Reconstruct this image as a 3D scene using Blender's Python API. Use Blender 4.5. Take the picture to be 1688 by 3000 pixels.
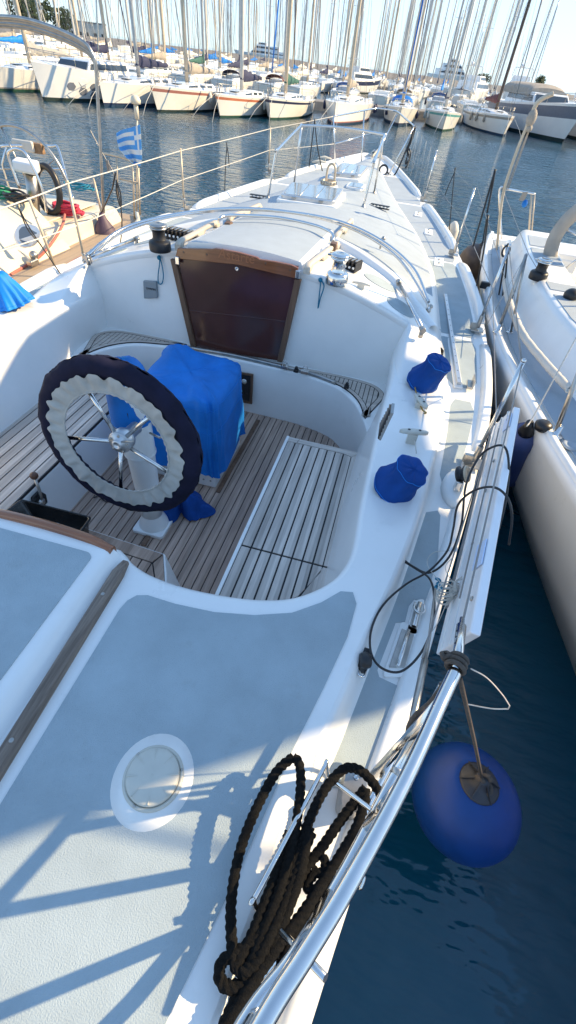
SKYS, SUNE, EXPO, SUNC, SKYP, SKYK = .15, 2.0, 2.2, (1,.76,.44), (1.2, 0.0, 4.0, 0), (.54,.40,.29)
# Marina seen from the stern of a moored sailing yacht (metres; own boat's bow points along +Y, z = 0 is the aft deck)
import bpy, bmesh, math, random
from mathutils import Vector, Matrix, noise
R = math.radians
random.seed(7)
for o in list(bpy.data.objects): bpy.data.objects.remove(o)
SC = bpy.context.scene
COL = SC.collection

# ---------------------------------------------------------------- camera model (used to measure places from the photograph)
F_, ROLL, PITCH, YAW, CX, CH = 1292.0, R(7.0), R(45.7), R(-9.7), 1.084, 1.36
def ray(dx, dy):
    s = 1688/1449
    x, y = dx*s-844, dy*s-1500
    c, n = math.cos(ROLL), math.sin(ROLL)
    xr, yr = x*c+y*n, -x*n+y*c
    cp, sp = math.cos(PITCH), math.sin(PITCH)
    fy, z = F_*cp-yr*sp, -F_*sp-yr*cp
    cy, sy = math.cos(YAW), math.sin(YAW)
    return Vector((xr*cy+fy*sy, -xr*sy+fy*cy, z))
CAMP = Vector((CX, 0, CH))
def A(dx, dy, z):
    r = ray(dx, dy); return CAMP + r*((z-CH)/r.z)
def AY(dx, dy, y):
    r = ray(dx, dy); return CAMP + r*(y/r.y)
def AX(dx, dy, x):
    r = ray(dx, dy); return CAMP + r*((x-CX)/r.x)
def crop(sx, sy, k):
    return lambda x, y: ((sx+x/k)/1.165, (sy+y/k)/1.165)

# ---------------------------------------------------------------- materials
def new_mat(name):
    m = bpy.data.materials.new(name); m.use_nodes = True
    nt = m.node_tree
    return m, nt, nt.nodes['Principled BSDF']
def sock(b, name, val):
    if name in b.inputs: b.inputs[name].default_value = val
def M(name, col, rough=.4, metal=0, var=.06, vs=4.0, bump=0, bs=150, bd=.002, coat=0, stretch=(1,1,1), spec=.5, col2=None, rvar=0, dirt=0):
    m, nt, b = new_mat(name)
    N, L = nt.nodes, nt.links
    sock(b, 'Roughness', rough); sock(b, 'Metallic', metal); sock(b, 'Coat Weight', coat); sock(b, 'Coat Roughness', .12); sock(b, 'Specular IOR Level', spec)
    tc = N.new('ShaderNodeTexCoord'); mp = N.new('ShaderNodeMapping'); mp.inputs['Scale'].default_value = stretch
    L.new(tc.outputs['Object'], mp.inputs['Vector'])
    n = N.new('ShaderNodeTexNoise'); n.inputs['Scale'].default_value = vs; n.inputs['Detail'].default_value = 6; n.inputs['Roughness'].default_value = .6
    L.new(mp.outputs[0], n.inputs['Vector'])
    cr = N.new('ShaderNodeValToRGB')
    c1 = [max(0, c*(1-var)) for c in col]; c2 = [min(1, c*(1+var)) for c in (col2 or col)]
    cr.color_ramp.elements[0].position = .3; cr.color_ramp.elements[1].position = .7
    cr.color_ramp.elements[0].color = (*c1, 1); cr.color_ramp.elements[1].color = (*c2, 1)
    L.new(n.outputs['Fac'], cr.inputs[0])
    out = cr.outputs[0]
    if dirt:
        n2 = N.new('ShaderNodeTexNoise'); n2.inputs['Scale'].default_value = 9; n2.inputs['Detail'].default_value = 9; n2.inputs['Roughness'].default_value = .75
        L.new(tc.outputs['Object'], n2.inputs['Vector'])
        r2 = N.new('ShaderNodeValToRGB'); r2.color_ramp.elements[0].position = .58; r2.color_ramp.elements[1].position = .78
        L.new(n2.outputs['Fac'], r2.inputs[0])
        ml = N.new('ShaderNodeMath'); ml.operation = 'MULTIPLY'; ml.inputs[1].default_value = dirt; L.new(r2.outputs[0], ml.inputs[0])
        mx = N.new('ShaderNodeMix'); mx.data_type = 'RGBA'
        L.new(ml.outputs[0], mx.inputs['Factor']); L.new(out, mx.inputs['A']); mx.inputs['B'].default_value = (.16, .14, .11, 1)
        out = mx.outputs['Result']
    L.new(out, b.inputs['Base Color'])
    if rvar:
        mr = N.new('ShaderNodeMapRange'); mr.inputs['To Min'].default_value = max(0, rough-rvar); mr.inputs['To Max'].default_value = rough+rvar
        L.new(n.outputs['Fac'], mr.inputs['Value']); L.new(mr.outputs[0], b.inputs['Roughness'])
    if bump:
        n3 = N.new('ShaderNodeTexNoise'); n3.inputs['Scale'].default_value = bs; n3.inputs['Detail'].default_value = 3
        L.new(mp.outputs[0], n3.inputs['Vector'])
        bp = N.new('ShaderNodeBump'); bp.inputs['Strength'].default_value = bump; bp.inputs['Distance'].default_value = bd
        L.new(n3.outputs['Fac'], bp.inputs['Height']); L.new(bp.outputs[0], b.inputs['Normal'])
    return m
def wood(name, c1, c2, rough, axis='y', coat=0, w=.055, scale=1.0):
    m, nt, b = new_mat(name); N, L = nt.nodes, nt.links
    sock(b, 'Roughness', rough); sock(b, 'Coat Weight', coat); sock(b, 'Coat Roughness', .08)
    tc = N.new('ShaderNodeTexCoord'); mp = N.new('ShaderNodeMapping')
    mp.inputs['Scale'].default_value = {'y': (60*scale, 3*scale, 60*scale), 'x': (3*scale, 60*scale, 60*scale), 'z': (60*scale, 60*scale, 3*scale)}[axis]
    L.new(tc.outputs['Object'], mp.inputs['Vector'])
    n = N.new('ShaderNodeTexNoise'); n.inputs['Scale'].default_value = 1; n.inputs['Detail'].default_value = 8; n.inputs['Roughness'].default_value = .65
    L.new(mp.outputs[0], n.inputs['Vector'])
    cr = N.new('ShaderNodeValToRGB'); e = cr.color_ramp.elements; e[0].position = .28; e[1].position = .72
    e[0].color = (*c1, 1); e[1].color = (*c2, 1); L.new(n.outputs['Fac'], cr.inputs[0])
    # per-plank tone and large stains
    sep = N.new('ShaderNodeSeparateXYZ'); L.new(tc.outputs['Object'], sep.inputs[0])
    dv = N.new('ShaderNodeMath'); dv.operation = 'DIVIDE'; dv.inputs[1].default_value = w; L.new(sep.outputs[0 if axis == 'y' else 1], dv.inputs[0])
    fl = N.new('ShaderNodeMath'); fl.operation = 'FLOOR'; L.new(dv.outputs[0], fl.inputs[0])
    wn = N.new('ShaderNodeTexWhiteNoise'); wn.noise_dimensions = '1D'; L.new(fl.outputs[0], wn.inputs['W'])
    n2 = N.new('ShaderNodeTexNoise'); n2.inputs['Scale'].default_value = 3.0; n2.inputs['Detail'].default_value = 5; L.new(tc.outputs['Object'], n2.inputs['Vector'])
    ad = N.new('ShaderNodeMath'); ad.operation = 'ADD'; L.new(wn.outputs['Value'], ad.inputs[0]); L.new(n2.outputs['Fac'], ad.inputs[1])
    mr = N.new('ShaderNodeMapRange'); mr.inputs['From Max'].default_value = 2; mr.inputs['To Min'].default_value = .62; mr.inputs['To Max'].default_value = 1.35; L.new(ad.outputs[0], mr.inputs['Value'])
    hs = N.new('ShaderNodeHueSaturation'); L.new(cr.outputs[0], hs.inputs['Color']); L.new(mr.outputs[0], hs.inputs['Value'])
    L.new(hs.outputs[0], b.inputs['Base Color'])
    bp = N.new('ShaderNodeBump'); bp.inputs['Strength'].default_value = .35; bp.inputs['Distance'].default_value = .001
    L.new(n.outputs['Fac'], bp.inputs['Height']); L.new(bp.outputs[0], b.inputs['Normal'])
    return m
WHITE = M('gelcoat_white', (.79, .79, .77), .30, var=.04, vs=3, coat=.3, rvar=.08, dirt=.10)
NONSKID = M('nonskid_grey', (.335, .40, .43), .78, var=.10, vs=5, bump=.6, bs=300, bd=.003, dirt=.22)
DECKGREY = M('foredeck_nonskid', (.345, .40, .45), .75, var=.06, vs=6, bump=.6, bs=260, bd=.003, dirt=.10)
TEAK = wood('teak_weathered', (.27, .185, .14), (.52, .39, .31), .75)
TEAKS = wood('teak_seat', (.38, .33, .29), (.62, .555, .49), .75, w=.0535)
TEAKX = wood('teak_margin', (.36, .31, .27), (.58, .52, .455), .75, axis='x', w=.4)
TEAKV = wood('teak_varnished', (.16, .045, .012), (.36, .13, .045), .3, axis='x', coat=.7, w=1.0)
TEAKH = wood('teak_handrail', (.085, .062, .05), (.30, .235, .185), .8, axis='y', w=1.0, scale=1.6)
TEAKF = wood('teak_frame', (.09, .045, .025), (.23, .135, .085), .55, axis='z', w=1.0)
TEAKL = wood('teak_pale', (.46, .40, .32), (.66, .60, .51), .6, axis='y', w=1.0)
CAULK = M('caulk_black', (.012, .012, .014), .6)
STEEL = M('stainless_steel', (.68, .67, .65), .16, 1, var=.05, vs=20, rvar=.05)
STEELD = M('stainless_dull', (.42, .40, .37), .34, 1, var=.2, vs=18, rvar=.1)
ALU = M('anodised_aluminium', (.58, .59, .60), .38, .9, var=.08, vs=10)
BLACK = M('black_plastic', (.016, .016, .018), .38, var=.2)
BLACKM = M('black_anodised', (.022, .022, .024), .45, .3, var=.2)
ROPEK = M('rope_black', (.0062, .0058, .0054), .92, var=.5, vs=120, bump=.9, bs=420, bd=.004, spec=.2)
ROPEB = M('rope_brown', (.085, .068, .055), .9, var=.3, vs=60, bump=.6, bs=400)
ROPEW = M('rope_white', (.55, .53, .48), .85, var=.15, vs=60, bump=.5, bs=400)
ROPER = M('rope_red', (.48, .03, .07), .8, var=.3, vs=30, bump=.5, bs=300)
ROPEG = M('rope_green', (.03, .25, .12), .8, var=.3, vs=30)
TEALC = M('cord_teal', (.005, .17, .28), .7, var=.2)
LBLUE = M('tape_light_blue', (.55, .66, .86), .5)
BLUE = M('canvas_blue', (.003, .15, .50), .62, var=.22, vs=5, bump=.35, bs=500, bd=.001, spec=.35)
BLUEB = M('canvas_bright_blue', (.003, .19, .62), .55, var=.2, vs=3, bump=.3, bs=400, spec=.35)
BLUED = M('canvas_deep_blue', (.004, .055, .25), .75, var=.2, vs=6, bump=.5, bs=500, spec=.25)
NAVY = M('canvas_navy', (.010, .010, .026), .85, var=.35, vs=9, bump=.45, bs=380, bd=.001, spec=.2)
FRILL = M('canvas_pale_grey', (.40, .385, .35), .85, var=.16, vs=9, bump=.4, bs=400, bd=.001)
FENDB = M('fender_blue_vinyl', (.0005, .036, .185), .46, var=.22, vs=5, bump=.2, bs=60, spec=.4, dirt=.10)
FENDG = M('fender_cap_grey', (.026, .028, .036), .45, var=.25, vs=9)
FENDW = M('fender_white', (.60, .58, .52), .5, var=.12)
FENDN = M('fender_navy', (.010, .016, .06), .5, var=.3)
PLASTW = M('plastic_cream', (.55, .53, .46), .42, var=.06, vs=12)
GREYP = M('plastic_grey', (.22, .25, .27), .45)
ACRYL = M('washboard_brown', (.075, .030, .024), .13, var=.25, vs=2, coat=.2, spec=.4)
LENS = M('hatch_acrylic', (.10, .13, .16), .06, var=.1, coat=.8)
DGLASS = M('dark_glass', (.03, .04, .05), .08, coat=.5)
CREAM = M('gelcoat_cream', (.66, .58, .44), .4, var=.06, vs=2, coat=.15, dirt=.08)
CREAMD = M('teak_deck_pale', (.36, .28, .20), .75, var=.15, vs=2, stretch=(20, 1, 20))
TAN = M('canvas_tan', (.34, .30, .25), .85, var=.15, bump=.3, bs=80, bd=.01)
HULLW = M('hull_white', (.80, .79, .75), .32, var=.05, vs=.8, coat=.25, dirt=.12)
HULLC = M('hull_cream', (.79, .77, .70), .36, var=.06, vs=.8, coat=.2, dirt=.12)
BOOTD = M('antifouling_dark', (.012, .03, .028), .7, var=.4, vs=2)
BOOTB = M('antifouling_blue', (.01, .04, .09), .7, var=.4, vs=2)
BOOTG = M('antifouling_green', (.012, .06, .04), .7, var=.4, vs=2)
REDS = M('stripe_red', (.36, .15, .12), .45)
TEALS = M('stripe_teal', (.10, .34, .33), .45)
NAVYS = M('stripe_navy', (.02, .03, .08), .4)
GREYS = M('stripe_grey', (.16, .18, .22), .4)
MASTG = M('mast_gold', (.55, .46, .34), .45, .3, var=.1)
MASTW = M('mast_white', (.55, .53, .48), .45, .1, var=.08)
MASTS = M('mast_silver', (.42, .42, .41), .4, .7, var=.1)
MASTK = M('mast_brown', (.10, .075, .06), .5, .1, var=.2)
WIRE = M('rigging_wire', (.26, .25, .24), .45, .6)
SAILW = M('sailcloth_white', (.70, .66, .57), .8, var=.08, bump=.3, bs=12, bd=.03)
SAILG = M('sailcloth_grey', (.34, .33, .31), .8, var=.12, bump=.3, bs=12, bd=.03)
CNAVY = M('cover_navy', (.02, .025, .07), .8, var=.2, bump=.4, bs=10, bd=.03)
CGREEN = M('cover_green', (.03, .11, .09), .8, var=.2, bump=.4, bs=10, bd=.03)
CBURG = M('cover_burgundy', (.12, .04, .045), .8, var=.2, bump=.4, bs=10, bd=.03)
ORANGE = M('orange_plastic', (.70, .12, .03), .5)
YELLOW = M('yellow_plastic', (.72, .40, .03), .5)
WOODB = wood('block_wood', (.14, .08, .04), (.34, .2, .1), .7, w=1)
STONE = M('quay_concrete', (.22, .21, .20), .85, var=.2, vs=1.5, bump=.4, bs=8, bd=.05)
FLAGB = M('flag_blue', (.10, .34, .68), .8)
FLAGW = M('flag_white', (.75, .74, .70), .8)
SKINT = M('paint_pale', (.55, .52, .46), .6)
LEAF = M('foliage', (.035, .06, .025), .8, var=.5, vs=.8)
BARK = M('bark', (.10, .08, .06), .9)

# ---------------------------------------------------------------- mesh builder
class MB:
    def __init__(s): s.v, s.f, s.m, s.s = [], [], [], []
    def add(s, vs, fs, mi=0, sm=True):
        k = len(s.v); s.v += [tuple(v) for v in vs]
        for i, f in enumerate(fs):
            s.f.append(tuple(k+j for j in f)); s.m.append(mi[i] if isinstance(mi, (list, tuple)) else mi); s.s.append(sm)
        return s
    def box(s, c, sz, mat=None, mi=0, taper=1.0):
        x, y, z = sz[0]/2, sz[1]/2, sz[2]/2; t = taper
        vs = [Vector(p) for p in ((-x,-y,-z),(x,-y,-z),(x,y,-z),(-x,y,-z),(-x*t,-y*t,z),(x*t,-y*t,z),(x*t,y*t,z),(-x*t,y*t,z))]
        if mat is not None: vs = [mat @ v for v in vs]
        vs = [v+Vector(c) for v in vs]
        return s.add(vs, [(0,3,2,1),(4,5,6,7),(0,1,5,4),(1,2,6,5),(2,3,7,6),(3,0,4,7)], mi, False)
    def hexa(s, q, mi=0):      # eight corners: four below, four above, both counter-clockwise
        return s.add(q, [(0,3,2,1),(4,5,6,7),(0,1,5,4),(1,2,6,5),(2,3,7,6),(3,0,4,7)], mi, False)
    def loops(s, ls, closed_u=True, cap0=False, cap1=False, mi=0, sm=True):
        n = len(ls[0]); vs = [p for l in ls for p in l]; fs = []
        for i in range(len(ls)-1):
            for j in range(n if closed_u else n-1):
                a, b = i*n+j, i*n+(j+1) % n
                fs.append((a, b, b+n, a+n))
        k = len(s.v); s.add(vs, fs, mi, sm)
        if cap0: s.f.append(tuple(k+j for j in range(n))[::-1]); s.m.append(mi if not isinstance(mi, list) else mi[0]); s.s.append(False)
        if cap1: s.f.append(tuple(k+(len(ls)-1)*n+j for j in range(n))); s.m.append(mi if not isinstance(mi, list) else mi[0]); s.s.append(False)
        return s
    def tube(s, path, r, seg=10, closed=False, cap=True, mi=0, prof=None):
        P = [Vector(p) for p in path]; n = len(P)
        T = []
        for i in range(n):
            a = P[(i-1) % n] if closed or i > 0 else P[i]; b = P[(i+1) % n] if closed or i < n-1 else P[i]
            t = b-a; T.append(t.normalized() if t.length > 1e-9 else Vector((0, 0, 1)))
        up = Vector((0, 0, 1)) if abs(T[0].z) < .9 else Vector((0, 1, 0))
        u = (up - T[0]*up.dot(T[0])).normalized(); ls = []; s_ = 0.0
        for i in range(n):
            u = u - T[i]*u.dot(T[i]); u = u.normalized() if u.length > 1e-6 else T[i].orthogonal().normalized()
            w = T[i].cross(u); rr = r[i] if isinstance(r, (list, tuple)) else r
            if i: s_ += (P[i]-P[i-1]).length
            l = []
            for j in range(seg):
                a = 2*math.pi*j/seg; q = rr*(prof(a, s_) if prof else 1)
                l.append(P[i] + u*(math.cos(a)*q) + w*(math.sin(a)*q))
            ls.append(l)
        if closed: ls.append(ls[0])
        return s.loops(ls, True, cap and not closed, cap and not closed, mi)
    def lathe(s, prof, o=(0,0,0), ax=(0,0,1), seg=24, mi=0, cap=True, sx=1, sy=1):
        z = Vector(ax).normalized(); x = z.orthogonal().normalized() if abs(z.z) < .99 else Vector((1, 0, 0)); y = z.cross(x); o = Vector(o)
        ls = [[o + z*h + x*(r*sx*math.cos(2*math.pi*j/seg)) + y*(r*sy*math.sin(2*math.pi*j/seg)) for j in range(seg)] for r, h in prof]
        return s.loops(ls, True, cap, cap, mi)
    def sphere(s, c, r, seg=14, ax=(0,0,1), sc=1.0, mi=0):
        n = max(6, seg//2)
        return s.lathe([(max(r*math.sin(math.pi*i/n), r*.01), -r*sc*math.cos(math.pi*i/n)) for i in range(n+1)], c, ax, seg, mi)
    def grid(s, fn, nu, nv, mi=0, sm=True, cu=False):
        vs = [fn(i/(nu if cu else nu-1), j/(nv-1)) for j in range(nv) for i in range(nu)]; fs, ms = [], []
        for j in range(nv-1):
            for i in range(nu if cu else nu-1):
                a, b = j*nu+i, j*nu+(i+1) % nu
                fs.append((a, b, b+nu, a+nu)); ms.append(mi(((i+.5)/(nu-1)), (j+.5)/(nv-1)) if callable(mi) else mi)
        return s.add(vs, fs, ms, sm)
    def prism(s, poly, z0, z1, mi=0, sm=False):
        n = len(poly)
        if sum(poly[i][0]*poly[(i+1) % n][1]-poly[(i+1) % n][0]*poly[i][1] for i in range(n)) < 0: poly = poly[::-1]
        f0 = z0 if callable(z0) else (lambda x, y: z0); f1 = z1 if callable(z1) else (lambda x, y: z1)
        vs = [(p[0], p[1], f0(*p[:2])) for p in poly]+[(p[0], p[1], f1(*p[:2])) for p in poly]
        fs = [tuple(range(n))[::-1], tuple(range(n, 2*n))]+[(i, (i+1) % n, n+(i+1) % n, n+i) for i in range(n)]
        return s.add(vs, fs, mi, sm)
    def plate(s, pts, d, mi=0):      # polygon in space thickened by vector d
        n = len(pts); d = Vector(d); P = [Vector(p) for p in pts]
        return s.add(P+[p+d for p in P], [tuple(range(n))[::-1], tuple(range(n, 2*n))]+[(i, (i+1) % n, n+(i+1) % n, n+i) for i in range(n)], mi, False)
    def planks(s, poly, w, z0, z1, gap=.006, axis=0, off=0.0, mi=0):
        lo, hi = min(p[axis] for p in poly), max(p[axis] for p in poly)
        k = math.floor((lo-off)/w)
        while off+k*w < hi:
            a, b = off+k*w+gap/2, off+(k+1)*w-gap/2; k += 1
            q = clip(clip(poly, axis, a, 1), axis, b, -1)
            if len(q) >= 3: s.prism(q, z0, z1, mi)
        return s
    def build(s, name, mats, parent=None, bevel=0, org=None, bseg=2, fix=False):
        me = bpy.data.meshes.new(name)
        o = bpy.data.objects.new(name, me); COL.objects.link(o)
        if parent is not None:
            g = parent['_o']; org = Vector(g); o.parent = parent
        elif org is None:
            xs = [v[0] for v in s.v]; ys = [v[1] for v in s.v]; zs = [v[2] for v in s.v]
            org = Vector(((min(xs)+max(xs))/2, (min(ys)+max(ys))/2, min(zs)))
        org = Vector(org)
        me.from_pydata([(v[0]-org.x, v[1]-org.y, v[2]-org.z) for v in s.v], [], s.f)
        for mm in (mats if isinstance(mats, (list, tuple)) else [mats]): me.materials.append(mm)
        me.polygons.foreach_set('material_index', s.m); me.polygons.foreach_set('use_smooth', s.s)
        if fix:
            bm = bmesh.new(); bm.from_mesh(me); bmesh.ops.recalc_face_normals(bm, faces=bm.faces); bm.to_mesh(me); bm.free()
        me.update()
        if parent is None: o.location = org
        o['_o'] = tuple(org)
        if bevel:
            md = o.modifiers.new('edge', 'BEVEL'); md.width = bevel; md.segments = bseg; md.limit_method = 'ANGLE'; md.angle_limit = R(35)
        return o
def clip(poly, ax, v, sg):
    out = []
    for i in range(len(poly)):
        a, b = poly[i], poly[(i+1) % len(poly)]
        da, db = (a[ax]-v)*sg, (b[ax]-v)*sg
        if da >= 0: out.append(tuple(a[:2]))
        if da*db < 0:
            t = da/(da-db); out.append((a[0]+(b[0]-a[0])*t, a[1]+(b[1]-a[1])*t))
    return out
def cat(pts, n=6, closed=False):
    P = [Vector(p) for p in pts]; m = len(P); out = []
    for i in range(m if closed else m-1):
        p0 = P[(i-1) % m] if closed or i else P[0]*2-P[1]; p1, p2 = P[i], P[(i+1) % m]
        p3 = P[(i+2) % m] if closed or i+2 < m else P[-1]*2-P[-2]
        for k in range(n):
            t = k/n; out.append(.5*((2*p1)+(p2-p0)*t+(2*p0-5*p1+4*p2-p3)*t*t+(3*p1-p0-3*p2+p3)*t**3))
    if not closed: out.append(P[-1])
    return out
def rrect(x0, x1, y0, y1, r, n=5):
    o = []
    for cx, cy, a in ((x1-r, y1-r, 0), (x0+r, y1-r, 90), (x0+r, y0+r, 180), (x1-r, y0+r, 270)):
        o += [(cx+r*math.cos(R(a+90*k/n)), cy+r*math.sin(R(a+90*k/n))) for k in range(n+1)]
    return o
def rquad(c, r, n=5):      # any quad (xy) with rounded corners
    o = []; m = len(c)
    for i in range(m):
        a, b, d = Vector(c[i-1][:2]), Vector(c[i][:2]), Vector(c[(i+1) % m][:2])
        p, q = b+(a-b).normalized()*r, b+(d-b).normalized()*r
        o += [tuple((p*(1-t)**2+b*2*t*(1-t)+q*t*t)) for t in [k/n for k in range(n+1)]]
    return o
def lerp_tab(tab, y):
    if y <= tab[0][0]: return tab[0][1]
    for (a, b), (c, d) in zip(tab, tab[1:]):
        if y <= c: return b+(d-b)*(y-a)/(c-a)
    return tab[-1][1]
class Sm:      # smooth interpolation through a table
    def __init__(s, tab):
        s.t = tab; pts = cat([(a, b, 0) for a, b in tab], 8); s.p = [(p.x, p.y) for p in pts]
    def __call__(s, y): return lerp_tab(s.p, y)
def root(name, loc, label, cat_, group=None, rz=0):
    o = bpy.data.objects.new(name, None); COL.objects.link(o); o.location = loc; o.rotation_euler = (0, 0, rz); o.empty_display_size = .2
    o['_o'] = tuple(loc) if not rz else (0, 0, 0); return tag(o, label, cat_, group)
def proot(name, label, cat_, group=None):      # root at the origin of its own frame, placed afterwards
    o = bpy.data.objects.new(name, None); COL.objects.link(o); o['_o'] = (0, 0, 0); return tag(o, label, cat_, group)
def tag(o, label=None, cat_=None, group=None, kind=None):
    if label: o['label'] = label
    if cat_: o['category'] = cat_
    if group: o['group'] = group
    if kind: o['kind'] = kind
    return o
def text(body, size, mat, parent, mw, name='lettering', ext=.0008, shear=0):
    c = bpy.data.curves.new(name, 'FONT'); c.body = body; c.size = size; c.extrude = ext; c.align_x = 'CENTER'; c.align_y = 'CENTER'; c.shear = shear
    o = bpy.data.objects.new(name, c); COL.objects.link(o); c.materials.append(mat)
    g = Vector(parent['_o']); mw = mw.copy(); mw.translation = mw.translation-g
    me = bpy.data.meshes.new_from_object(o); me.name = name; COL.objects.unlink(o); bpy.data.objects.remove(o)
    q = bpy.data.objects.new(name, me); COL.objects.link(q); q.parent = parent; q.matrix_local = mw
    if not me.materials: me.materials.append(mat)
    return q
def frame(o, x, y):      # matrix with local x, y along given directions
    x = Vector(x).normalized(); z = x.cross(Vector(y)).normalized(); y = z.cross(x)
    m = Matrix((x, y, z)).transposed().to_4x4(); m.translation = Vector(o); return m
def fold(p, sc, amp, oct=3):
    return amp*noise.fractal(Vector(p)*sc, 1.0, 2.0, oct)
# ================================================================ OWN YACHT
XC = .02
YACHT = root('sailing_yacht', (XC, 5.4, -1.25), 'white sailing yacht with teak cockpit, steering wheel and no mast, filling the foreground', 'sailing yacht')
HB = Sm([(-.6,1.10),(-.35,1.20),(0,1.28),(.5,1.40),(.85,1.48),(1.3,1.57),(2.1,1.73),(2.6,1.81),(3.2,1.86),(4.1,1.86),(5,1.79),(6,1.65),(7,1.45),(8.1,1.18),(9,.93),(10.2,.58),(11,.30),(11.45,.10)])
SH = Sm([(-.6,-.1),(0,-.105),(.5,-.11),(3,-.12),(4,-.10),(6,-.05),(8.1,.02),(10.2,.09),(11.45,.13)])
ys = [-.6+.15*i for i in range(80)]; ys = [y for y in ys if y < 11.4]+[11.45]
# hull shell, both sides
mb = MB()
for sg in (1, -1):
    ls = []
    for y in ys:
        b, z = HB(y), SH(y); t = max(0, (y-6)/5.45)
        ls.append([(XC+sg*b*k, y-ry*t, zz) for k, zz, ry in ((1, z-.005, 0), (.995, z-.10, .03), (.975-.1*t, z-.35, .15), (.93-.25*t, -.75, .4), (.80-.35*t, -1.12, .7), (.55-.3*t, -1.35, .9), (.0, -1.6, 1.1))])
    mb.loops(ls, False, mi=0)
b, z = HB(-.6), SH(-.6)
mb.add([(XC-b, -.6, z), (XC+b, -.6, z), (XC+b*.8, -.6, -1.12), (XC+b*.5, -.6, -1.4), (XC-b*.5, -.6, -1.4), (XC-b*.8, -.6, -1.12)], [(0,1,2,3,4,5)], 0, False)
mb.build('hull', WHITE, YACHT)
# trunk and coaming lines
WT = Sm([(3.0,1.50),(3.3,1.465),(3.6,1.45),(4.6,1.39),(5.2,1.32),(6.1,1.17),(7,.95),(7.8,.74),(9.2,.42),(10.2,.22),(10.9,.08)])
CRN = Sm([(3,.42),(4,.365),(5,.30),(6.5,.215),(7.5,.19),(9,.18),(10.2,.17),(10.9,.155)])
STP = Sm([(3,.17),(4,.145),(5,.115),(6,.075),(7,.05),(8,.035),(9.2,.025),(10.9,.012)])
CBO = Sm([(-.6,1.05),(-.35,1.08),(0,1.135),(.17,1.165),(.47,1.235),(.74,1.29),(1.19,1.378),(1.6,1.445),(1.77,1.47),(2.23,1.515),(2.5,1.535),(2.92,1.548),(3.15,1.50)])
CTO = Sm([(-.6,.975),(-.35,1.005),(-.13,1.055),(.05,1.08),(.4,1.141),(.58,1.185),(.81,1.232),(1.06,1.297),(1.2,1.328),(1.49,1.382),(1.89,1.43),(2.15,1.458),(2.35,1.476),(2.75,1.47),(3.15,1.44)])
def ztr(x, y):
    w = WT(y); c = CRN(y); e = SH(y)+STP(y); u = min(1, abs(x-XC)/w)
    return c-(c-e)*u*u
YB = 3.15
# deck: side decks and foredeck margins between gunwale and trunk/coaming
mb = MB()
for sg in (1, -1):
    ls = []
    for y in ys:
        i = (WT(y) if y > YB else CBO(y))-.02; i = min(i, HB(y)-.02) if y < 10.9 else 0
        b = HB(y)
        ls.append([(XC+sg*(i+(b-i)*k), y, SH(y)) for k in (0, .5, 1)])
    mb.loops(ls, False)
mb.build('deck', WHITE, YACHT)
# raised bulwark along the gunwale with gaps at the stanchions
mb = MB()
for sg in (1, -1):
    for y0, y1 in ((-.6, 1.2), (1.2, 1.95), (2.25, 3.72), (4.15, 5.68), (6.05, 8.05), (8.45, 11.4)):
        n = max(8, int((y1-y0)/.12)); ls = []
        for i in range(n+1):
            y = y0+(y1-y0)*i/n; e = min(1, min(i, n-i)/1.5)
            hh = (.026+.036*max(0, min(1, (y-2)/2)))*(.35+.65*e); b = HB(y)+.004; z = SH(y)-.004
            ls.append([(XC+sg*(b+dx), y, z+dz) for dx, dz in ((-.072, 0), (-.062, hh*.65), (-.054, hh*.92), (-.045, hh), (-.018, hh), (-.004, hh*.92), (.002, hh*.6), (.004, -.03), (-.03, -.05))])
        mb.loops(ls, True, True, True)
mb.build('bulwark', WHITE, YACHT)
# side deck non-skid panels
def sidepanel(y0, y1, mat, ins=.030, outs=.095):
    for sg in (1, -1):
        mb = MB()
        n = max(4, int((y1-y0)/.1)); a, c = [], []
        for i in range(n+1):
            y = y0+(y1-y0)*i/n; e = .03 if i in (0, n) else 0
            w = (WT(y) if y > YB else CBO(y))+ins+e; h = HB(y)-outs-e
            a.append((XC+sg*w, y)); c.append((XC+sg*h, y))
        mb.prism(a+c[::-1], lambda x, y: SH(y)-.002, lambda x, y: SH(y)+.003); mb.build('nonskid_panel', mat, YACHT)
kz = crop(996, 1290, 1.746)
for q in ([(418,372),(500,360),(514,385),(497,640),(487,842),(380,815),(352,850),(332,930),(285,935),(190,1180),(200,1215),(296,1260),(309,1290),(250,1450),(90,1780),(-160,1780),(0,1450),(45,1380),(170,1030),(250,830),(350,600)],):
    P = [A(*kz(x, y), -.114) for x, y in q]; mb = MB(); mb.prism([(p.x, p.y) for p in P], lambda x, y: SH(y)-.003, lambda x, y: SH(y)+.003); mb.build('nonskid_panel', NONSKID, YACHT)
for y0, y1 in ((1.86, 2.80), (2.98, 3.75), (3.82, 5.62)): sidepanel(y0, y1, NONSKID)
for y0, y1 in ((5.68, 7.9), (8.0, 9.6)): sidepanel(y0, y1, DECKGREY, .0, .085)
# coachroof
mb = MB(); NU = 41
def trf(u, v):
    y = YB+(10.9-YB)*v**1.15; w = WT(y); t = u*2-1
    if abs(t) > .93:
        k = (abs(t)-.93)/.07; zt = ztr(XC+w*.99, y); zb = SH(y)-.01; s = math.copysign(1, t)
        return (XC+s*(w*.99+.03*math.sin(k*math.pi/2)), y, zb+(zt-zb)*math.cos(k*math.pi/2))
    x = XC+w*.99*t/.93
    return (x, y, ztr(x, y))
mb.grid(trf, NU, 90, mi=lambda u, v: 0 if (.055 < u < .945 and YB+(10.9-YB)*v**1.15 > 4.1+.0*u) else 1)
mb.build('coachroof', [DECKGREY, WHITE], YACHT)
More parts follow.
